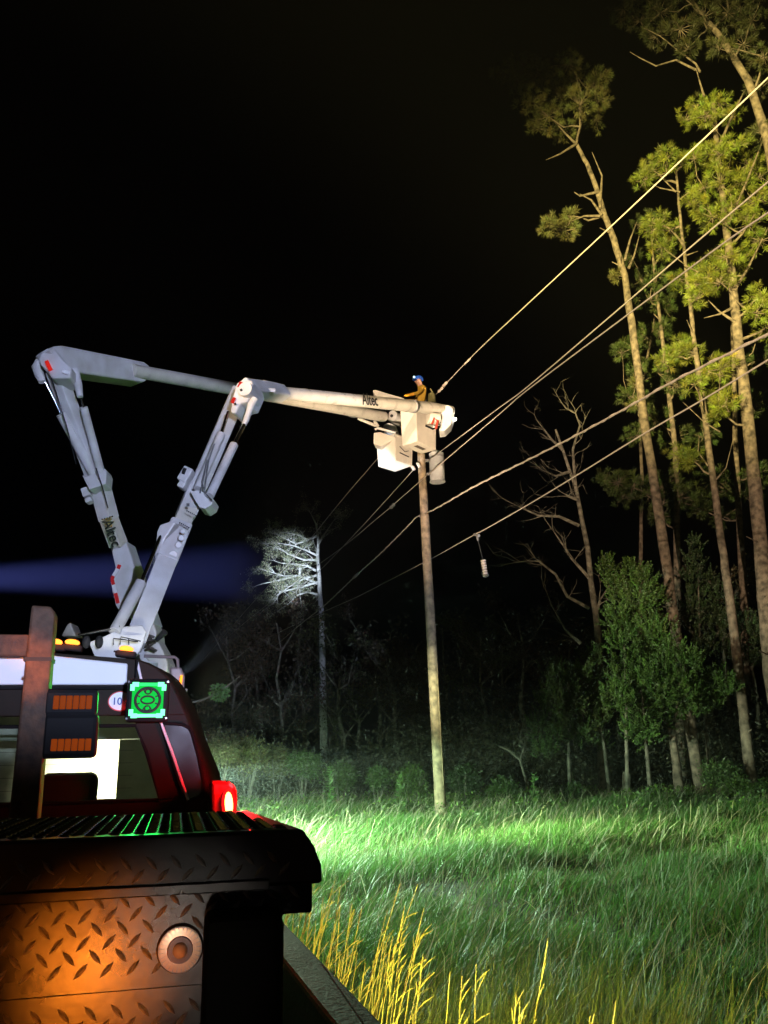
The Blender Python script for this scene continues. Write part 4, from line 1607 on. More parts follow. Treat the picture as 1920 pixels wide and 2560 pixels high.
wire("communication_cable", "thick twisted cable crossing the pole below the transformer",
     [(1920, 835), (1826, 882), (1682, 954), (1573, 1016), (1447, 1085), (1320, 1150), (1187, 1216), (1091, 1271), (1043, 1292), (1022, 1313), (950, 1385), (889, 1440), (812, 1513), (745, 1566), (660, 1640)], 0.018, -0.28, True)
wire("communication_cable", "lowest overhead cable passing behind the pole with a dangling insulator",
     [(1920, 900), (1754, 1001), (1609, 1085), (1428, 1197), (1320, 1262), (1215, 1322), (1186, 1337), (1080, 1396), (1054, 1409), (950, 1463), (889, 1494), (812, 1528), (720, 1570), (640, 1610)], 0.014, 0.22)

# small hardware on the wires
def hardware(name, label, cat, x0, y0, x1, y1, r0, r1, off, m_=PORC):
    m = MB()
    a, b = on_line(x0, y0, off), on_line(x1, y1, off)
    m.tube([a, a.lerp(b, 0.2), a.lerp(b, 0.5), a.lerp(b, 0.8), b], [r0 * 0.5, r1, r0, r1, r0 * 0.5], 12)
    o = m.build(name, m_, smooth=True)
    tag(o, label, cat)
    return o


hardware("line_insulator", "pale suspension insulator on the topmost wire close beside the bucket", "insulator", 1108, 968, 1096, 980, 0.03, 0.05, -0.5)
hardware("line_insulator", "pale dead-end insulator on the topmost wire, a little above the bucket", "insulator", 1118, 955, 1107, 967, 0.035, 0.05, -0.5)
hardware("wire_splice", "splice sleeve on the topmost wire farther up right of the bucket", "splice", 1176, 896, 1160, 912, 0.022, 0.03, -0.5)
hardware("wire_clamp", "wire clamp on the middle wire left of the pole", "clamp", 976, 1270, 986, 1260, 0.05, 0.07, -0.45, GREYM)
hardware("cable_knot", "loop of loose lashing on the thick cable left of the pole", "cable lashing", 882, 1446, 898, 1432, 0.06, 0.05, -0.28, WIREM)
hang = thing("hanging_insulator", "porcelain cutout insulator dangling on a cord below the lowest cable", "insulator", on_line(1213, 1440, 0.22))
m = MB()
m.tube([on_line(1186, 1336, 0.22), on_line(1197, 1339, 0.22)], 0.04, 10)
m.tube([on_line(1192, 1336, 0.22), on_line(1195, 1352, 0.22)], 0.03, 10)
m.build("clamp", GREYM, hang, smooth=True)
m = MB()
m.tube([on_line(1195, 1350, 0.22), on_line(1202, 1378, 0.22), on_line(1208, 1403, 0.22)], 0.012, 6)
m.build("cord", DARKM, hang)
a, b = on_line(1208, 1402, 0.22), on_line(1214, 1440, 0.22)
m = MB()
m.tube([a.lerp(b, t / 12) for t in range(13)], [0.05 if t % 2 else 0.075 for t in range(13)], 14)
m.build("porcelain_body", PORC, hang, smooth=True)
m = MB()
m.tube([b, on_line(1220, 1437, 0.22)], 0.02, 8)
m.build("contact_hook", GREYM, hang)


# ------------------------------------------------------------------ foliage helpers
def leaves(name, base, dirs, lens, wids, cols, m, parent=None, mids=0.45, bend=None, seg3=False):
    """many narrow leaves as one mesh: base point, direction, length, width, colour"""
    base, dirs = np.asarray(base, float), np.asarray(dirs, float)
    n = len(base)
    lens, wids = np.asarray(lens, float)[:, None], np.asarray(wids, float)[:, None]
    rnd = rng.normal(size=(n, 3))
    sdv_ = np.cross(dirs, rnd)
    sdv_ /= np.linalg.norm(sdv_, axis=1, keepdims=True) + 1e-9
    bd_ = np.zeros((n, 3)) if bend is None else np.asarray(bend, float)
    mid = base + dirs * lens * mids + bd_ * lens * mids ** 2
    tip = base + dirs * lens + bd_ * lens
    if seg3:
        V = np.stack([base - sdv_ * wids * 0.4, base + sdv_ * wids * 0.4, mid + sdv_ * wids / 2, mid - sdv_ * wids / 2, tip], 1).reshape(-1, 3)
        idx = np.arange(n)[:, None] * 5
        loops = np.concatenate([idx + np.array([[0, 1, 2, 3]]), idx + np.array([[3, 2, 4]])], 1).reshape(-1)
        sizes = np.tile([4, 3], n)
        per = 5
    else:
        V = np.stack([base, mid + sdv_ * wids / 2, tip, mid - sdv_ * wids / 2], 1).reshape(-1, 3)
        loops = np.arange(n * 4)
        sizes = np.full(n, 4)
        per = 4
    me = bpy.data.meshes.new(name)
    me.vertices.add(len(V))
    me.vertices.foreach_set("co", V.astype(np.float32).ravel())
    me.loops.add(len(loops))
    me.loops.foreach_set("vertex_index", loops.astype(np.int32))
    me.polygons.add(len(sizes))
    starts = np.concatenate([[0], np.cumsum(sizes)[:-1]])
    me.polygons.foreach_set("loop_start", starts.astype(np.int32))
    me.update(calc_edges=True)
    me.validate()
    ca = me.color_attributes.new("tint", 'FLOAT_COLOR', 'POINT')
    c = np.concatenate([np.repeat(np.asarray(cols, float), per, axis=0), np.ones((n * per, 1))], 1)
    ca.data.foreach_set("color", c.astype(np.float32).ravel())
    return link(name, me, m, parent)


def unit(a):
    return a / (np.linalg.norm(a, axis=-1, keepdims=True) + 1e-9)


def blob_points(c, r, n, flat=0.8):
    d = unit(rng.normal(size=(n, 3))) * (rng.random((n, 1)) ** 0.45)
    d[:, 2] *= flat
    return np.array(c)[None] + d * r, d


def tint(col, n, s=0.25):
    k = 1 + rng.normal(size=(n, 1)) * s
    h = 1 + rng.normal(size=(n, 3)) * 0.08
    return np.clip(np.array(col)[None] * k * h, 0.004, 0.6)


def path3(pts, Y, lean=0.0):
    return [at(x, y, Y + lean * i) for i, (x, y) in enumerate(pts)]


def nearest(path, p):
    best, bi = 1e9, 0
    for i, q in enumerate(path):
        # limbs leave the trunk somewhat below the clump they carry
        d = (q - (p - UP * 0.7)).length
        if d < best:
            best, bi = d, i
    return path[bi]


def dense(path, k=6):
    out = []
    for i in range(len(path) - 1):
        for j in range(k):
            out.append(path[i].lerp(path[i + 1], j / k))
    out.append(path[-1])
    return out


def pine(label, trunk_px, Y, r0, r1, blobs, needle=(0.085, 0.115, 0.022), tufts=1.0, group=None, extra=(), grd=True, name="pine_tree", barkm=None, stubs=0):
    tr = path3(trunk_px, Y)
    if grd:
        tr[0] = Vector((tr[0].x, tr[0].y, -0.1))
    t = thing(name, label, "tree", (tr[0].x, tr[0].y, 0), group)
    n_ = len(tr)
    trd = dense(tr, 4)
    jit = [p + Vector((random.uniform(-1, 1), 0, 0)) * 0.02 for p in trd]
    rad = [(r0 + (r1 - r0) * (i / (len(trd) - 1)) ** 0.9) * random.uniform(0.95, 1.05) for i in range(len(trd))]
    rad[0] *= 1.25
    m = MB()
    m.tube(jit, rad, 14)
    m.build("trunk", barkm or BARKP, t, smooth=True)
    lm = MB()
    for pts in extra:
        P = path3(pts, Y - 0.15)
        one = MB()
        one.tube(dense(P, 2), [max(0.012, r1 * 0.75 * (1 - 0.8 * i / (2 * (len(P) - 1)))) for i in range(2 * (len(P) - 1) + 1)], 8)
        one.build("limb", barkm or BARKP, t, smooth=True)
    for pts in ():
        lm.tube(P, [max(0.02, r1 * 0.8 * (1 - 0.75 * i / max(1, len(P) - 1))) for i in range(len(P))], 8)
    for s_ in range(stubs):
        i = random.randrange(3, len(trd) - 2)
        d = Vector((random.uniform(-1, 1), random.uniform(-1, 0.2), random.uniform(0.0, 0.5)))
        one = MB()
        one.tube([trd[i], trd[i] + d * random.uniform(0.3, 0.9)], [0.045, 0.015], 6)
        one.build("dead_stub", barkm or BARKP, t, smooth=True)
    B, D, Ln, Wd, C = [], [], [], [], []
    cents = [(at(x, y, Y + random.uniform(-1.6, 1.6)), pm(rp, Y)) for (x, y, rp) in blobs]
    tops = trd[len(trd) // 3:]
    cents.sort(key=lambda q: min((q[0] - p).length for p in tops))
    nodes = [(p, 0.06) for p in tops]
    for c, rm in cents:
        a, ra = min(nodes, key=lambda q: (q[0] - (c - UP * 0.5)).length + (0.25 if q[1] == 0.06 else 0))
        mid = a.lerp(c, 0.5) + Vector((random.uniform(-.15, .15), random.uniform(-.2, .2), random.uniform(-0.3, 0.1)))
        one = MB()
        one.tube([a, a.lerp(mid, .5) + Vector((0, 0, random.uniform(-.1, .1))), mid, mid.lerp(c, .5) + Vector((random.uniform(-.1, .1), 0, 0.05)), c], [ra, ra * .85, ra * .7, ra * .55, ra * .35], 7)
        one.build("limb", barkm or BARKP, t, smooth=True)
        nodes += [(mid, ra * .7), (c, max(0.016, ra * .5))]
        rm *= 1.12
        nt_ = int((14 + 48 * rm * rm) * tufts)
        P, dd = blob_points(c, rm, nt_, 0.8)
        for q, dv in zip(P, dd):
            if random.random() < 0.55:
                lm.tube([c.lerp(Vector(q), 0.15) - UP * 0.05, Vector(q)], [0.016, 0.007], 4, False)
            nn = 46
            out = unit(dv[None] * 0.9 + rng.normal(size=(1, 3)) * 0.25 + np.array([[0, 0, 0.35]]))
            nd = unit(out + rng.normal(size=(nn, 3)) * 0.75)
            B.append(np.repeat(q[None], nn, 0) + nd * 0.02 + out * rng.random((nn, 1)) * 0.16)
            D.append(nd)
            Ln.append(rng.uniform(0.17, 0.30, nn))
            Wd.append(rng.uniform(0.010, 0.017, nn))
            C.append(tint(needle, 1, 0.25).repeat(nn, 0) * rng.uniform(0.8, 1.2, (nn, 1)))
    if lm.v:
        tag(lm.build("twigs", barkm or BARKP, t, smooth=True), kind="stuff")
    if B:
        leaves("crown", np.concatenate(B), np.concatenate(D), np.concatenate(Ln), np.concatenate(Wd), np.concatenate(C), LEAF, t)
    return t


GP = "pines at the forest edge"
PY = 33.0
pine("leaning pine with bare trunk and flat dim crown left of the other pines",
     [(1752, 1992), (1735, 1880), (1708, 1700), (1686, 1560), (1665, 1400), (1636, 1210), (1610, 1050), (1585, 850), (1562, 690), (1535, 600), (1512, 540), (1494, 480), (1468, 410), (1440, 360)], PY, 0.27, 0.09,
     [(1262, 185, 30), (1300, 205, 45), (1345, 190, 45), (1330, 250, 40), (1400, 240, 45), (1370, 290, 40), (1300, 160, 30), (1440, 200, 40), (1480, 215, 40), (1420, 160, 30), (1500, 195, 24), (1450, 260, 40), (1490, 300, 30), (1350, 320, 25), (1410, 330, 28), (1500, 245, 24), (1375, 562, 26), (1412, 575, 28), (1430, 540, 14), (1590, 1010, 16), (1545, 690, 14), (1590, 960, 12)],
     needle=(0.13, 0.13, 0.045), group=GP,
     extra=[[(1440, 360), (1410, 330), (1385, 300)], [(1440, 360), (1455, 300), (1453, 230), (1440, 190)], [(1494, 480), (1450, 490), (1435, 480)], [(1505, 538), (1478, 500), (1450, 485)],
            [(1500, 540), (1460, 540), (1430, 552)], [(1562, 650), (1575, 600), (1592, 555)], [(1572, 670), (1585, 640), (1598, 590)], [(1440, 360), (1400, 385), (1365, 400)], [(1500, 520), (1505, 440), (1480, 380)]], stubs=5)
pine("tallest slim pine in the middle of the lit group with tufts along its stem",
     [(1880, 1968), (1858, 1780), (1838, 1600), (1818, 1450), (1800, 1330), (1780, 1180), (1765, 1060), (1750, 960), (1736, 860), (1725, 760), (1712, 640), (1700, 540), (1690, 430)], PY - 0.5, 0.21, 0.05,
     [(1630, 425, 30), (1665, 395, 28), (1612, 450, 24), (1700, 400, 26), (1650, 560, 34), (1625, 575, 20), (1690, 590, 36), (1655, 615, 30), (1700, 700, 26), (1700, 865, 32), (1660, 905, 26), (1690, 890, 26), (1725, 880, 30), (1700, 1140, 30), (1730, 1150, 22), (1745, 680, 22), (1735, 960, 24)],
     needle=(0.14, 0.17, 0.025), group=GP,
     extra=[[(1800, 1080), (1760, 1055), (1707, 1005)], [(1770, 1165), (1745, 1130), (1748, 1090)], [(1790, 1200), (1815, 1170), (1835, 1090)], [(1690, 480), (1660, 450), (1640, 430)], [(1698, 500), (1735, 470), (1745, 440)], [(1700, 480), (1650, 470), (1630, 460)]], stubs=6)
pine("thickest pine trunk at the right edge carrying bright yellow-green tufts",
     [(1985, 1985), (1950, 1800), (1925, 1640), (1910, 1450), (1893, 1270), (1875, 1100), (1858, 950), (1845, 850), (1835, 740), (1825, 640), (1812, 540), (1800, 430), (1790, 340), (1782, 260)], PY - 1.5, 0.36, 0.09,
     [(1740, 262, 26), (1712, 300, 26), (1765, 285, 34), (1800, 262, 30), (1830, 290, 26), (1735, 395, 30), (1765, 390, 34), (1800, 385, 30), (1840, 365, 32), (1870, 410, 34), (1900, 440, 34), (1760, 470, 40), (1800, 450, 34), (1850, 455, 36), (1890, 500, 36), (1780, 540, 36), (1830, 520, 36), (1870, 560, 34), (1730, 510, 26), (1900, 600, 34), (1770, 690, 34), (1735, 710, 28), (1800, 705, 34), (1845, 650, 34), (1815, 640, 30), (1830, 690, 30), (1905, 740, 30), (1890, 780, 28), (1912, 820, 26), (1800, 920, 34), (1830, 930, 30), (1770, 930, 22), (1780, 1000, 34), (1815, 1010, 30), (1800, 1030, 26), (1740, 745, 22)],
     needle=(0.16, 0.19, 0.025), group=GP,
     extra=[[(1840, 720), (1870, 670), (1900, 610), (1940, 530)], [(1830, 770), (1800, 785), (1760, 795)], [(1838, 805), (1800, 780), (1770, 750)], [(1850, 850), (1900, 830), (1935, 800)], [(1820, 560), (1860, 470), (1900, 370), (1925, 300)], [(1800, 360), (1830, 290), (1860, 230), (1876, 205)]], stubs=8)
GB = "dim pines standing deeper in the forest"
pine("dim pine behind the leaning one with dark green boughs",
     [(1706, 1990), (1700, 1850), (1694, 1600), (1693, 1400), (1692, 1250), (1688, 1120), (1670, 960), (1650, 800), (1632, 640)], PY + 5, 0.24, 0.07,
     [(1585, 870, 30), (1555, 880, 22), (1620, 840, 34), (1660, 770, 34), (1625, 750, 28), (1600, 920, 30), (1640, 930, 34), (1690, 960, 32), (1600, 1010, 30), (1570, 990, 22), (1640, 1050, 32), (1690, 1090, 34), (1590, 1090, 26), (1515, 1195, 24), (1545, 1205, 30), (1580, 1215, 34), (1620, 1240, 34), (1660, 1210, 36), (1700, 1240, 36), (1650, 1290, 26), (1560, 1240, 26), (1730, 1260, 34), (1650, 830, 30), (1690, 700, 28), (1640, 690, 26)],
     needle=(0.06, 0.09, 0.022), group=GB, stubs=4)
pine("dim pine trunk between the two right-hand pines, boughs hanging at mid height",
     [(1880, 1975), (1866, 1780), (1862, 1560), (1852, 1350), (1840, 1150), (1836, 1000), (1830, 800)], PY + 7, 0.26, 0.09,
     [(1780, 1200, 36), (1820, 1220, 36), (1860, 1240, 36), (1760, 1270, 30), (1800, 1290, 26), (1890, 1180, 34), (1900, 900, 34), (1880, 1010, 30), (1760, 1090, 28)],
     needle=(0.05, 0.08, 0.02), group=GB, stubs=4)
pine("dark pine crown overhanging the top right corner on a tall trunk",
     [(2040, 1975), (2010, 1500), (1985, 1000), (1960, 600), (1920, 350), (1870, 200), (1800, 90), (1740, 20), (1690, -60)], PY - 3, 0.34, 0.07,
     [(1560, 20, 40), (1600, 50, 40), (1650, 30, 40), (1640, 90, 34), (1700, 70, 40), (1760, 40, 40), (1820, 30, 40), (1880, 50, 40), (1860, 110, 34), (1910, 140, 40), (1800, 120, 30), (1720, 120, 28), (1900, 220, 30), (1850, 30, 40), (1600, -20, 40), (1700, -20, 40), (1800, -30, 40), (1900, -20, 40), (1905, 330, 30)],
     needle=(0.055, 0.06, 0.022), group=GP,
     extra=[[(1740, 175), (1690, 150), (1640, 165), (1600, 145), (1575, 130)], [(1750, 180), (1740, 160), (1700, 130), (1650, 90), (1610, 70)], [(1760, 240), (1748, 200), (1740, 170)], [(1800, 90), (1790, 130), (1790, 90)]])
pine("slender unlit pine sapling with a bare stem behind the boughs",
     [(1590, 1990), (1600, 1600), (1605, 1200), (1598, 1000), (1640, 780), (1628, 560)], PY + 9, 0.13, 0.04, [(1600, 560, 22), (1640, 540, 22), (1660, 640, 22), (1580, 640, 20), (1600, 700, 24)],
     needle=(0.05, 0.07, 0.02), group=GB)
bs = pine("broken pale trunk stub beside the leaning pine", [(1698, 1988), (1692, 1920), (1684, 1860), (1678, 1820)], PY - 0.6, 0.19, 0.13, [], name="tree_stump")
bs2 = pine("short grey rotten stump under the cedar", [(1568, 1988), (1567, 1960), (1567, 1932)], PY - 1.0, 0.17, 0.15, [], name="tree_stump", barkm=BARKG)


# ------------------------------------------------------------------ bare and leafy broadleaf trees
def twigs(mb, p, d, L, depth, r):
    pts = [p]
    q = p.copy()
    dd = d.normalized()
    for i in range(4):
        dd = (dd + Vector((random.gauss(0, .22), random.gauss(0, .22), random.gauss(0.03, .18)))).normalized()
        q = q + dd * L / 4
        pts.append(q.copy())
    mb.tube(pts, [r * (1 - 0.2 * i) for i in range(5)], 5, False)
    ends = [q]
    if depth > 0:
        for k in range(random.choice((2, 3, 3))):
            i = random.randint(1, 4)
            nd = (dd + Vector((random.gauss(0, .8), random.gauss(0, .8), random.gauss(0.1, .6)))).normalized()
            ends += twigs(mb, pts[i], nd, L * random.uniform(.45, .7), depth - 1, r * 0.55)
    return ends


def bare_tree(label, trunk_px, branches, Y, r0, r1, group=None, twig=2, L=1.0, leaf=None, nleaf=0, barkm=None, lsize=0.07):
    tr = path3(trunk_px, Y)
    tr[0] = Vector((tr[0].x, tr[0].y, -0.1))
    t = thing("bare_tree" if not nleaf else "broadleaf_tree", label, "tree", (tr[0].x, tr[0].y, 0), group)
    trd = dense(tr, 4)
    m = MB()
    m.tube(trd, [r0 + (r1 - r0) * (i / (len(trd) - 1)) for i in range(len(trd))], 10)
    m.build("trunk", barkm or BARKG, t, smooth=True)
    lm = MB()
    ends = []
    for br_ in branches:
        P = path3(br_, Y - 0.1)
        w0 = r1 * 1.6
        one = MB()
        one.tube(dense(P, 2), [w0 * (1 - 0.75 * i / (2 * (len(P) - 1))) for i in range(2 * (len(P) - 1) + 1)], 7)
        one.build("limb", barkm or BARKG, t, smooth=True)
        for i in range(1, len(P)):
            for k in range(2):
                d = (P[i] - P[i - 1]).normalized()
                ends += twigs(lm, P[i].lerp(P[i - 1], random.random()), d + Vector((random.gauss(0, .8), random.gauss(0, .8), random.gauss(.3, .6))), L * random.uniform(.5, 1.1), twig - 1, w0 * 0.28)
        ends += twigs(lm, P[-1], P[-1] - P[-2], L, twig, w0 * 0.25)
    if lm.v:
        tag(lm.build("twigs", barkm or BARKG, t, smooth=True), kind="stuff")
    if nleaf and ends:
        E = np.array([tuple(e) for e in ends])
        n_ = nleaf
        c = E[rng.integers(0, len(E), n_)] + rng.normal(size=(n_, 3)) * (0.22 if lsize > 0.1 else 0.1)
        leaves("crown", c, unit(rng.normal(size=(n_, 3))), rng.uniform(lsize, lsize * 2, n_), rng.uniform(lsize * .6, lsize * 1.2, n_), tint(leaf, n_, 0.3), LEAF, t)
    return t


bare_tree("leafless grey tree with crooked limbs reaching left, between the pole and the cedar",
          [(1505, 1985), (1500, 1800), (1498, 1622), (1490, 1538), (1477, 1453), (1469, 1369), (1456, 1305), (1439, 1215), (1425, 1179), (1407, 1124), (1389, 1074)],
          [[(1473, 1521), (1418, 1491), (1389, 1436), (1347, 1403), (1320, 1402), (1283, 1407)], [(1473, 1445), (1431, 1398), (1406, 1360), (1380, 1322)],
           [(1448, 1314), (1397, 1291), (1347, 1289), (1313, 1274), (1270, 1253)], [(1452, 1609), (1414, 1576), (1378, 1512)],
           [(1439, 1215), (1436, 1179), (1432, 1124), (1450, 1063), (1439, 1034), (1414, 1020)], [(1425, 1179), (1390, 1190), (1355, 1175)], [(1445, 1250), (1420, 1240), (1412, 1235)],
           [(1407, 1124), (1380, 1100), (1358, 1070)], [(1490, 1538), (1500, 1500), (1520, 1470)]], 34.0, 0.17, 0.05, L=1.1)
bare_tree("fallen grey snag leaning left at the forest floor right of the pole",
          [(1330, 1960), (1300, 1900), (1270, 1875), (1248, 1866)], [[(1300, 1900), (1310, 1870), (1308, 1860)]], 32.0, 0.05, 0.03, L=0.6)
lit = bare_tree("far tree lit blue-white above the wires",
          [(812, 1935), (808, 1800), (807, 1682), (804, 1537), (800, 1490), (798, 1441), (794, 1393), (796, 1350), (792, 1310)],
          [[(791, 1388), (766, 1376), (735, 1364), (690, 1357)], [(790, 1427), (769, 1415), (735, 1410), (704, 1408)], [(793, 1438), (757, 1448), (723, 1467), (690, 1490)],
           [(795, 1487), (769, 1480), (745, 1487), (723, 1508)], [(790, 1400), (760, 1400), (720, 1385), (700, 1370)], [(795, 1460), (750, 1440), (710, 1440), (664, 1426)],
           [(792, 1340), (770, 1350), (740, 1335), (720, 1340)], [(740, 1440), (700, 1450), (655, 1460)], [(770, 1350), (740, 1360), (700, 1340)], [(795, 1455), (745, 1470), (700, 1480), (690, 1500)],
           [(796, 1350), (790, 1310), (775, 1280)], [(796, 1360), (815, 1330), (835, 1300)], [(750, 1420), (748, 1460), (752, 1500)]],
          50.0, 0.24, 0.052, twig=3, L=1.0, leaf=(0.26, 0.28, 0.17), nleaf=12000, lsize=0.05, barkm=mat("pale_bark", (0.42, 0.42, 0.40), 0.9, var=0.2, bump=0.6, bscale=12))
# dark row of forest trees behind the verge
GF = "unlit broadleaf trees in the dark forest row"
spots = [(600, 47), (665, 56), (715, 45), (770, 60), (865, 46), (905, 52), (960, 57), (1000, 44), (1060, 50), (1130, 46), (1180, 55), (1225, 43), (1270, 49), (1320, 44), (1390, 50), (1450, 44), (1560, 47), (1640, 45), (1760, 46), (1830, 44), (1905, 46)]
for i, (x, Y) in enumerate(spots):
    topy = random.randint(1530, 1650) if x < 1600 else random.randint(1400, 1560)
    ordn = ("first second third fourth fifth sixth seventh eighth ninth tenth eleventh twelfth thirteenth fourteenth fifteenth sixteenth seventeenth eighteenth nineteenth twentieth last".split())[i]
    y0 = 1975
    k = 6
    tpx = [(x + random.uniform(-14, 14) * (j / k) - 26 * (j / k), y0 + (topy - y0) * j / k) for j in range(k + 1)]
    brs = []
    for j in range(8):
        tt = random.uniform(0.3, 1)
        bx, by = tpx[int(tt * k)]
        sg = random.choice((-1, 1))
        brs.append([(bx, by), (bx + sg * random.uniform(12, 30), by - random.uniform(8, 36)), (bx + sg * random.uniform(30, 62), by - random.uniform(20, 90))])
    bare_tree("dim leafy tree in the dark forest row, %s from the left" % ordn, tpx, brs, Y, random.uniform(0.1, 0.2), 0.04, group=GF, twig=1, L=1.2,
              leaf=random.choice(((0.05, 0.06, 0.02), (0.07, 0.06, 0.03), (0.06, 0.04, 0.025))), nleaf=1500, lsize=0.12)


def cedar(label, blobs, stems, Y, col, dens=1.0, group=None, name="cedar_tree"):
    b0 = ground_at(stems[0][-1][0], 1990) if False else at(stems[0][-1][0], stems[0][-1][1], Y)
    t = thing(name, label, "tree" if "cedar" in name else "bush", (b0.x, b0.y, 0), group)
    m = MB()
    for s_ in stems:
        P = path3(s_, Y)
        P[-1] = Vector((P[-1].x, P[-1].y, -0.1))
        m.tube(dense(P, 3), [0.03 + 0.05 * i / (3 * (len(P) - 1)) for i in range(3 * (len(P) - 1) + 1)], 8)
    m.build("trunk", BARKG, t, smooth=True)
    B, D, Ln, Wd, C = [], [], [], [], []
    for (x, y, rp) in blobs:
        c = at(x, y, Y + random.uniform(-0.9, 0.9))
        rm = pm(rp, Y)
        nt_ = int((14 + 150 * rm * rm) * dens)
        P, dd = blob_points(c, rm, nt_, 1.0)
        for q, dv in zip(P, dd):
            nn = 34                                  # one upward plume of scale leaves
            ax = unit(dv[None] * 0.6 + np.array([[0, -0.1, 0.75]]) + rng.normal(size=(1, 3)) * 0.25)
            tpos = rng.random((nn, 1))
            B.append(q[None] + ax * tpos * 0.42)
            D.append(unit(ax * 0.9 + rng.normal(size=(nn, 3)) * 0.55))
            Ln.append(rng.uniform(0.08, 0.15, nn) * (1.15 - 0.6 * tpos[:, 0]))
            Wd.append(rng.uniform(0.022, 0.04, nn))
            C.append(tint(col, 1, 0.3).repeat(nn, 0) * rng.uniform(0.75, 1.25, (nn, 1)))
    leaves("crown", np.concatenate(B), np.concatenate(D), np.concatenate(Ln), np.concatenate(Wd), np.concatenate(C), LEAF, t)
    return t


cedar("large bushy cedar in front of the pine trunks with plume-like sprays",
      [(1520, 1420, 18), (1535, 1455, 24), (1580, 1435, 24), (1612, 1450, 24), (1560, 1490, 36), (1600, 1500, 36), (1630, 1500, 26), (1545, 1545, 34), (1590, 1560, 42), (1640, 1580, 38), (1560, 1610, 40), (1620, 1640, 46), (1680, 1650, 40), (1720, 1660, 30), (1570, 1690, 44), (1640, 1710, 48), (1700, 1720, 42), (1750, 1730, 30), (1790, 1700, 30), (1815, 1720, 24), (1540, 1750, 36), (1600, 1770, 44), (1660, 1780, 40), (1720, 1770, 34), (1580, 1830, 28), (1620, 1840, 26), (1790, 1760, 24)],
      [[(1560, 1600), (1565, 1750), (1566, 1860), (1567, 1985)], [(1600, 1650), (1610, 1800), (1625, 1985)]], 31.5, (0.06, 0.115, 0.024), 1.3)
cedar("narrower dark cedar between the leaning pine and the slim pine",
      [(1738, 1365, 16), (1735, 1400, 26), (1728, 1440, 30), (1760, 1450, 30), (1745, 1500, 38), (1790, 1480, 26), (1720, 1540, 36), (1780, 1560, 40), (1830, 1540, 34), (1870, 1560, 34), (1820, 1620, 40), (1870, 1650, 36), (1750, 1620, 34), (1900, 1600, 30)],
      [[(1745, 1420), (1750, 1600), (1765, 1800), (1775, 1985)]], 35.5, (0.035, 0.065, 0.025), 0.8)
cedar("shadowy cedar left of the large one, under the leafless tree",
      [(1380, 1680, 26), (1400, 1720, 36), (1450, 1690, 26), (1370, 1760, 34), (1420, 1770, 40), (1470, 1750, 36), (1350, 1820, 30), (1400, 1830, 38), (1450, 1840, 34), (1490, 1800, 30), (1500, 1860, 22), (1360, 1880, 24), (1480, 1650, 26), (1500, 1700, 30), (1510, 1760, 30)],
      [[(1420, 1700), (1420, 1850), (1424, 1985)], [(1500, 1800), (1512, 1880), (1524, 1985)]], 33.0, (0.055, 0.09, 0.025), 1.1)

# shrubs along the foot of the forest
GS = "shrubs at the foot of the forest"
sh = [(545, 1880, 36, 27, (0.12, 0.11, 0.05), "pale olive shrub just right of the cab"), (620, 1885, 46, 30, (0.11, 0.11, 0.04), "rounded olive shrub second from the cab"),
      (690, 1905, 44, 33, (0.085, 0.085, 0.03), "olive shrub third from the cab"), (760, 1920, 36, 32, (0.05, 0.085, 0.02), "green bush above the bright grass, left of the tall weed"),
      (850, 1945, 32, 31, (0.05, 0.08, 0.02), "low green bush right of the tall weed"), (940, 1950, 34, 31, (0.05, 0.09, 0.02), "leafy green bush midway between weed and pole"),
      (1030, 1955, 36, 30, (0.06, 0.10, 0.02), "bright leafy bush close left of the pole"), (1160, 1962, 32, 31, (0.035, 0.06, 0.018), "dark bush close right of the pole"),
      (1260, 1970, 32, 31, (0.05, 0.09, 0.02), "leafy bush below the fallen snag"), (1420, 1975, 28, 31, (0.045, 0.08, 0.02), "bush under the shadowy cedar"),
      (1640, 1980, 30, 30, (0.055, 0.09, 0.025), "bush left of the broken trunk stub"), (1800, 1940, 34, 32, (0.06, 0.10, 0.03), "light green bush between the leaning and the slim pine"),
      (1850, 1975, 28, 30, (0.065, 0.11, 0.02), "bright bush at the foot of the slim pine"), (1910, 1985, 30, 29, (0.06, 0.10, 0.02), "bush at the right edge below the pines")]
for (x, y, rp, Y, col, lab) in sh:
    rp *= random.uniform(0.7, 1.35)
    y += random.uniform(-12, 14)
    g0 = at(x, y, Y)
    t = thing("shrub", lab, "shrub", (g0.x, g0.y, 0), GS)
    m = MB()
    for k_ in range(5):
        a = random.uniform(0, 6.28)
        m.tube([Vector((g0.x, g0.y, -0.1)), Vector((g0.x + .25 * math.cos(a), g0.y + .25 * math.sin(a), g0.z * .6)), g0 + Vector((.5 * math.cos(a), .5 * math.sin(a), .2))], [0.025, 0.018, 0.008], 6)
    m.build("stem", BARKG, t, smooth=True)
    rm = pm(rp, Y) * 1.25
    n_ = 3200
    P, dd = blob_points(g0, rm, n_, 0.85)
    # break the outline into lobes
    lob = np.array([tuple(g0)]) + unit(rng.normal(size=(9, 3))) * rm * 0.75
    pick = rng.integers(0, 9, n_)
    P = P * 0.45 + (lob[pick] + rng.normal(size=(n_, 3)) * rm * 0.22) * 0.55
    low = P[:, 2] < 0.05
    P[low, 2] = rng.uniform(0.05, 0.5, low.sum())
    leaves("foliage", P, unit(dd + rng.normal(size=(n_, 3)) * 0.7), rng.uniform(.07, .14, n_), rng.uniform(.035, .07, n_), tint(col, n_, 0.3), LEAF, t)

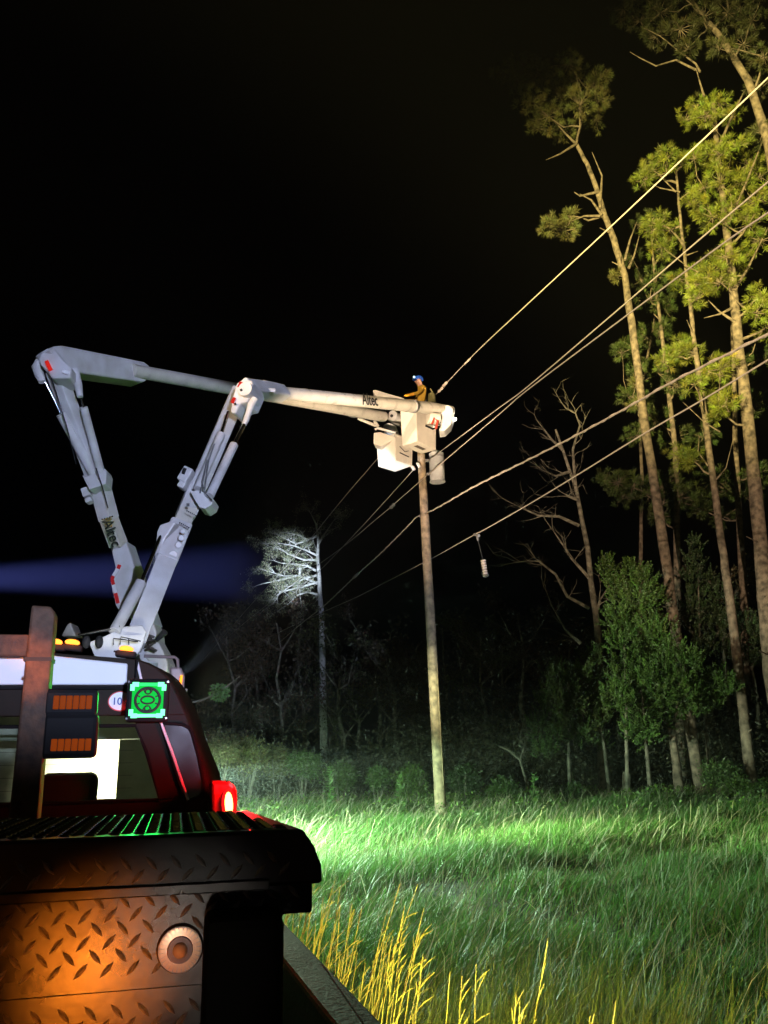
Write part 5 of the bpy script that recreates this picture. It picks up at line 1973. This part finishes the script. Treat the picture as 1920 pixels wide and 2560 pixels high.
# tangled undergrowth closing the foot of the forest
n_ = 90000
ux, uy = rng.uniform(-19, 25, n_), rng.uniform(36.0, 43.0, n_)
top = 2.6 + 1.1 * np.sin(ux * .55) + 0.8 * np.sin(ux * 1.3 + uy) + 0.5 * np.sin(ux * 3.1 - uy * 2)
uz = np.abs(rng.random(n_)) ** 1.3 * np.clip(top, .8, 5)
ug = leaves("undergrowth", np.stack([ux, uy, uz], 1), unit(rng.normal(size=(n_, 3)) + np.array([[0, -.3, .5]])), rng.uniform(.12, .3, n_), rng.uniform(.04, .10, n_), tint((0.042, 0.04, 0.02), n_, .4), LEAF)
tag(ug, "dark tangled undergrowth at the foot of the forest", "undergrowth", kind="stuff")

# leaning broken branch with one leaf tuft beside the cab
brn = [at(x, y, 13) for x, y in ((470, 1780), (478, 1756), (500, 1752), (530, 1740), (560, 1722), (600, 1690))]
bt_ = thing("broken_branch", "broken branch with one green tuft sticking out beside the cab mirror", "branch", Vector((brn[0].x, brn[0].y, 0)))
m = MB()
m.tube([Vector((brn[0].x - 0.1, brn[0].y + 0.1, -0.05))] + brn, [0.03, 0.025, 0.02, 0.018, 0.015, 0.012, 0.006], 8)
m.build("stem", BARKG, bt_, smooth=True)
n_ = 420
P, dd = blob_points(at(548, 1732, 13), 0.14, n_, 1)
leaves("leaf_tuft", P, unit(dd + rng.normal(size=(n_, 3)) * .5), rng.uniform(.04, .08, n_), rng.uniform(.015, .03, n_), tint((0.09, 0.2, 0.06), n_, .2), LEAF, bt_)

# tall weeds on the verge
for (x, y, lab) in ((825, 1965, "tall upright weed standing above the bright grass"), (1000, 1985, "smaller leafy weed left of the pole"), (1335, 1985, "thin weed stalk right of the pole at the forest edge")):
    Y = 27
    b = at(x, y + 70, Y)
    tpz = at(x, y - 50, Y)
    t = thing("weed", lab, "weed", (b.x, b.y, 0), "weeds on the verge")
    m = MB()
    st_ = [Vector((b.x, b.y, -0.05)), Vector((b.x, b.y, 0)).lerp(tpz, 0.5), tpz]
    m.tube(st_, [0.014, 0.011, 0.005], 6)
    m.build("stem", mat("weed_stem", (0.10, 0.16, 0.05), 0.7), t)
    n_ = 90
    tt = rng.random(n_)
    ba = np.array(tuple(Vector((b.x, b.y, 0.1))))[None] * (1 - tt[:, None]) + np.array(tuple(tpz))[None] * tt[:, None]
    leaves("foliage", ba, unit(rng.normal(size=(n_, 3)) * np.array([1, 1, .4]) + np.array([[0, 0, .6]])), rng.uniform(.15, .32, n_) * (1.2 - tt * .7), rng.uniform(.02, .05, n_), tint((0.08, 0.17, 0.04), n_, .2), LEAF, t)

# ------------------------------------------------------------------ verge grass
N = 430000
# sample by picture area so that near and far are equally dense, bounded by the verge
Yd = 2.2 + (36.5 - 2.2) * rng.random(N) ** 0.75
half_w = Yd * 0.52 + 1.5
Xd = -Yd * 0.30 + rng.random(N) * (half_w + Yd * 0.30)
uR = Xd * TR.x + Yd * TR.y
far_edge = FOREST_Y + 2.0 - 0.03 * Xd
ok = (uR > 1.15 + 0.5 * np.exp(-Yd / 4)) & (Yd < far_edge)
Xd, Yd = Xd[ok], Yd[ok]
# patchy cover: gaps where the soil shows
pt = np.sin(Xd * 1.9 + 1.3 * np.sin(Yd * .7)) * np.sin(Yd * 1.3 + Xd * .6) + 0.6 * np.sin(Xd * .8 - Yd * .9 + 2)
pt = pt + 0.55 * np.sin(Xd * .37 + 1.0) * np.sin(Yd * .33 + .5 + .2 * Xd)
keep = rng.random(len(Xd)) < np.clip(0.80 + 0.36 * pt, 0.22, 1.0)
Xd, Yd, pt = Xd[keep], Yd[keep], pt[keep]
n_ = len(Xd)
clump = 0.5 * (np.sin(Xd * 3.1 + Yd * 2.2) + np.sin(Xd * 5.3 - Yd * 4.1))
h = (0.35 + 0.14 * pt + 0.10 * clump) * rng.uniform(0.55, 1.25, n_)
h = np.clip(h, 0.12, 0.75) * 0.92 * (0.8 + 0.2 * np.clip(Yd / 14, 0, 1))
wid = 0.0032 + 0.00036 * Yd
lean = np.stack([0.20 + 0.34 * rng.normal(size=n_), 0.05 + 0.32 * rng.normal(size=n_), np.ones(n_)], 1)
bend = np.stack([0.16 + 0.35 * rng.normal(size=n_), 0.3 * rng.normal(size=n_), -np.abs(0.18 * rng.normal(size=n_))], 1)
colr = tint((0.08, 0.185, 0.036), n_, 0.3)
dry = rng.random(n_) < np.clip(0.14 - 0.12 * pt, 0.03, 0.5)
colr[dry] = tint((0.20, 0.18, 0.09), int(dry.sum()), 0.2)
gr = leaves("grass", np.stack([Xd, Yd, hgt(Xd, Yd) - 0.03], 1), unit(lean), h, wid * rng.uniform(.7, 1.4, n_), colr, GRASSM, None, 0.5, bend, True)
tag(gr, "unmown green verge grass between the road and the forest", "grass", kind="stuff")

sel = rng.choice(len(Xd), 5200, replace=False)
dX, dY = Xd[sel], Yd[sel]
n_ = len(sel)
ds = leaves("dry_stems", np.stack([dX, dY, hgt(dX, dY) - 0.02], 1), unit(np.stack([.25 + .25 * rng.normal(size=n_), .2 * rng.normal(size=n_), np.ones(n_)], 1)), rng.uniform(.45, .95, n_), (0.003 + 0.0003 * dY) * rng.uniform(.7, 1.3, n_), tint((0.26, 0.25, 0.16), n_, .25), GRASSM, None, 0.7, np.stack([.2 + .3 * rng.normal(size=n_), .2 * rng.normal(size=n_), -.1 * np.ones(n_)], 1), True)
tag(ds, "thin dry grass stems scattered through the verge", "grass", kind="stuff")

n_ = 26000
wY = 21 + 14.5 * rng.random(n_) ** 0.8
wX = -wY * 0.22 + rng.random(n_) * (wY * 0.74 + 1.5)
cl_ = np.sin(wX * 1.7 + 2 * np.sin(wY * .8)) + np.sin(wX * .9 - wY * 1.1)
k_ = rng.random(n_) < np.clip(0.25 + 0.5 * cl_ + (wY - 27) * 0.05, 0, 1)
wX, wY, cl_ = wX[k_], wY[k_], cl_[k_]
n_ = len(wX)
lw = leaves("low_weeds", np.stack([wX, wY, hgt(wX, wY) + rng.random(n_) * (0.42 + 0.12 * cl_)], 1), unit(rng.normal(size=(n_, 3)) + np.array([[0, -.2, .5]])), rng.uniform(.06, .16, n_), rng.uniform(.03, .07, n_), tint((0.10, 0.17, 0.03), n_, .3), LEAF)
tag(lw, "low broad-leaved weeds mixed into the verge grass near the forest", "weeds", kind="stuff")

# amber-lit tall seed grass beside the truck: each stalk with its seed head
GT = "tall seed-headed grass stalks beside the truck"
GSTM = mat("seed_grass", (0.26, 0.24, 0.09), 0.6, var=0.2, scale=20)
base_px = [(640, 2400, 690, 2130), (660, 2420, 745, 2180), (680, 2430, 705, 2200), (700, 2440, 800, 2150), (735, 2470, 830, 2250), (760, 2480, 780, 2260), (790, 2500, 905, 2270), (800, 2520, 880, 2260), (820, 2530, 900, 2340),
           (830, 2545, 1000, 2210), (850, 2555, 1045, 2210), (870, 2560, 1010, 2290), (900, 2575, 1060, 2270), (930, 2580, 1050, 2330), (690, 2430, 720, 2260), (745, 2490, 770, 2330), (780, 2500, 790, 2300), (840, 2560, 850, 2380),
           (990, 2600, 985, 2400), (1010, 2640, 1000, 2430), (1110, 2640, 1125, 2430), (1140, 2640, 1155, 2440), (1180, 2640, 1190, 2410), (1260, 2660, 1290, 2480), (1320, 2650, 1370, 2350), (1280, 2680, 1300, 2500), (1520, 2680, 1540, 2500), (1460, 2680, 1475, 2540),
           (710, 2440, 760, 2230), (770, 2500, 850, 2220), (655, 2410, 660, 2250), (810, 2530, 830, 2330)]
for i in range(34):
    x0 = random.uniform(640, 1000)
    y0 = 2400 + (x0 - 640) * 0.5
    base_px.append((x0, y0, x0 + random.uniform(-20, 130), y0 - random.uniform(110, 260)))
for i, (x0, y0, x1, y1) in enumerate(base_px):
    Y = 3.9 - (y0 - 2400) / 280 * 0.9 + random.uniform(-.15, .15)
    tip = at(x1, y1, Y)
    b = at(x0, y0, Y)
    b = Vector((b.x + (x0 - x1) / F * Y * 0.15, b.y, -0.03))
    t = thing("seed_grass", "tall yellow-lit grass stalk with a seed head beside the dark truck bed", "grass stalk", (b.x, b.y, 0), GT)
    m = MB()
    mid = b.lerp(tip, 0.55) + Vector((-random.uniform(0.02, 0.09), 0, random.uniform(0.02, 0.08)))
    P = [b, b.lerp(mid, .5), mid, mid.lerp(tip, .55) + Vector((0, 0, .01)), tip]
    m.tube(P, [0.0028, 0.0024, 0.002, 0.0015, 0.0009], 6)
    m.build("stalk", GSTM, t, smooth=True)
    hd = MB()
    ax = (P[4] - P[3]).normalized()
    n_s = random.choice((0, 2, 3, 4, 5))
    for k in range(n_s):
        p = P[3].lerp(P[4], 0.15 + 0.75 * k / n_s)
        d = (ax + Vector((random.uniform(-0.25, 0.9), random.uniform(-.5, .5), random.uniform(-.5, .2)))).normalized()
        ll = random.uniform(0.04, 0.10)
        hd.tube([p, p + d * ll * .5 + UP * .004, p + d * ll], [0.0009, 0.0019, 0.0006], 5)
    hd.tube([P[3].lerp(P[4], .6), P[4]], [0.002, 0.0008], 5)
    hd.build("seed_head", GSTM, t, smooth=True)
    n_ = 7
    tt = rng.random(n_) * .6
    ba = np.array(tuple(b))[None] * (1 - tt[:, None]) + np.array(tuple(mid))[None] * tt[:, None]
    leaves("blade", ba, unit(rng.normal(size=(n_, 3)) * np.array([.45, .45, .1]) + np.array([[.15, 0, 1.0]])), rng.uniform(.2, .5, n_), rng.uniform(.006, .011, n_), tint((0.16, 0.20, 0.04), n_, .2), GRASSM, t, 0.5, rng.normal(size=(n_, 3)) * .2 - np.array([[0, 0, .1]]), True)
# lower blades between the stalks
n_ = 17000
vv = rng.uniform(1.6, 5.5, n_)
uu = 0.95 + rng.random(n_) ** 1.4 * 1.9
pos = np.array([[TR.x, TR.y, 0]]) * uu[:, None] + np.array([[TD.x, TD.y, 0]]) * vv[:, None]
gl2 = leaves("tall_grass", pos - np.array([[0, 0, .03]]), unit(rng.normal(size=(n_, 3)) * .22 + np.array([[.12, 0, 1.0]])), rng.uniform(.3, .8, n_), rng.uniform(.005, .010, n_), tint((0.12, 0.15, 0.04), n_, .25), GRASSM, None, 0.5, rng.normal(size=(n_, 3)) * .2 + np.array([[.12, 0, -.12]]), True)
tag(gl2, "rank tall grass at the road's edge beside the truck", "grass", kind="stuff")

# ------------------------------------------------------------------ night haze
hz = MB()
hz.box((0, 120, 36), (220, 300, 74))
vm = bpy.data.materials.new("night_haze")
vm.use_nodes = True
nt = vm.node_tree
nt.nodes.clear()
o_ = nt.nodes.new("ShaderNodeOutputMaterial")
pv = nt.nodes.new("ShaderNodeVolumePrincipled")
pv.inputs["Color"].default_value = (0.85, 0.87, 0.92, 1)
pv.inputs["Density"].default_value = 0.00045
pv.inputs["Anisotropy"].default_value = 0.65
nt.links.new(pv.outputs[0], o_.inputs["Volume"])
hzo = hz.build("haze", vm)
tag(hzo, kind="stuff")
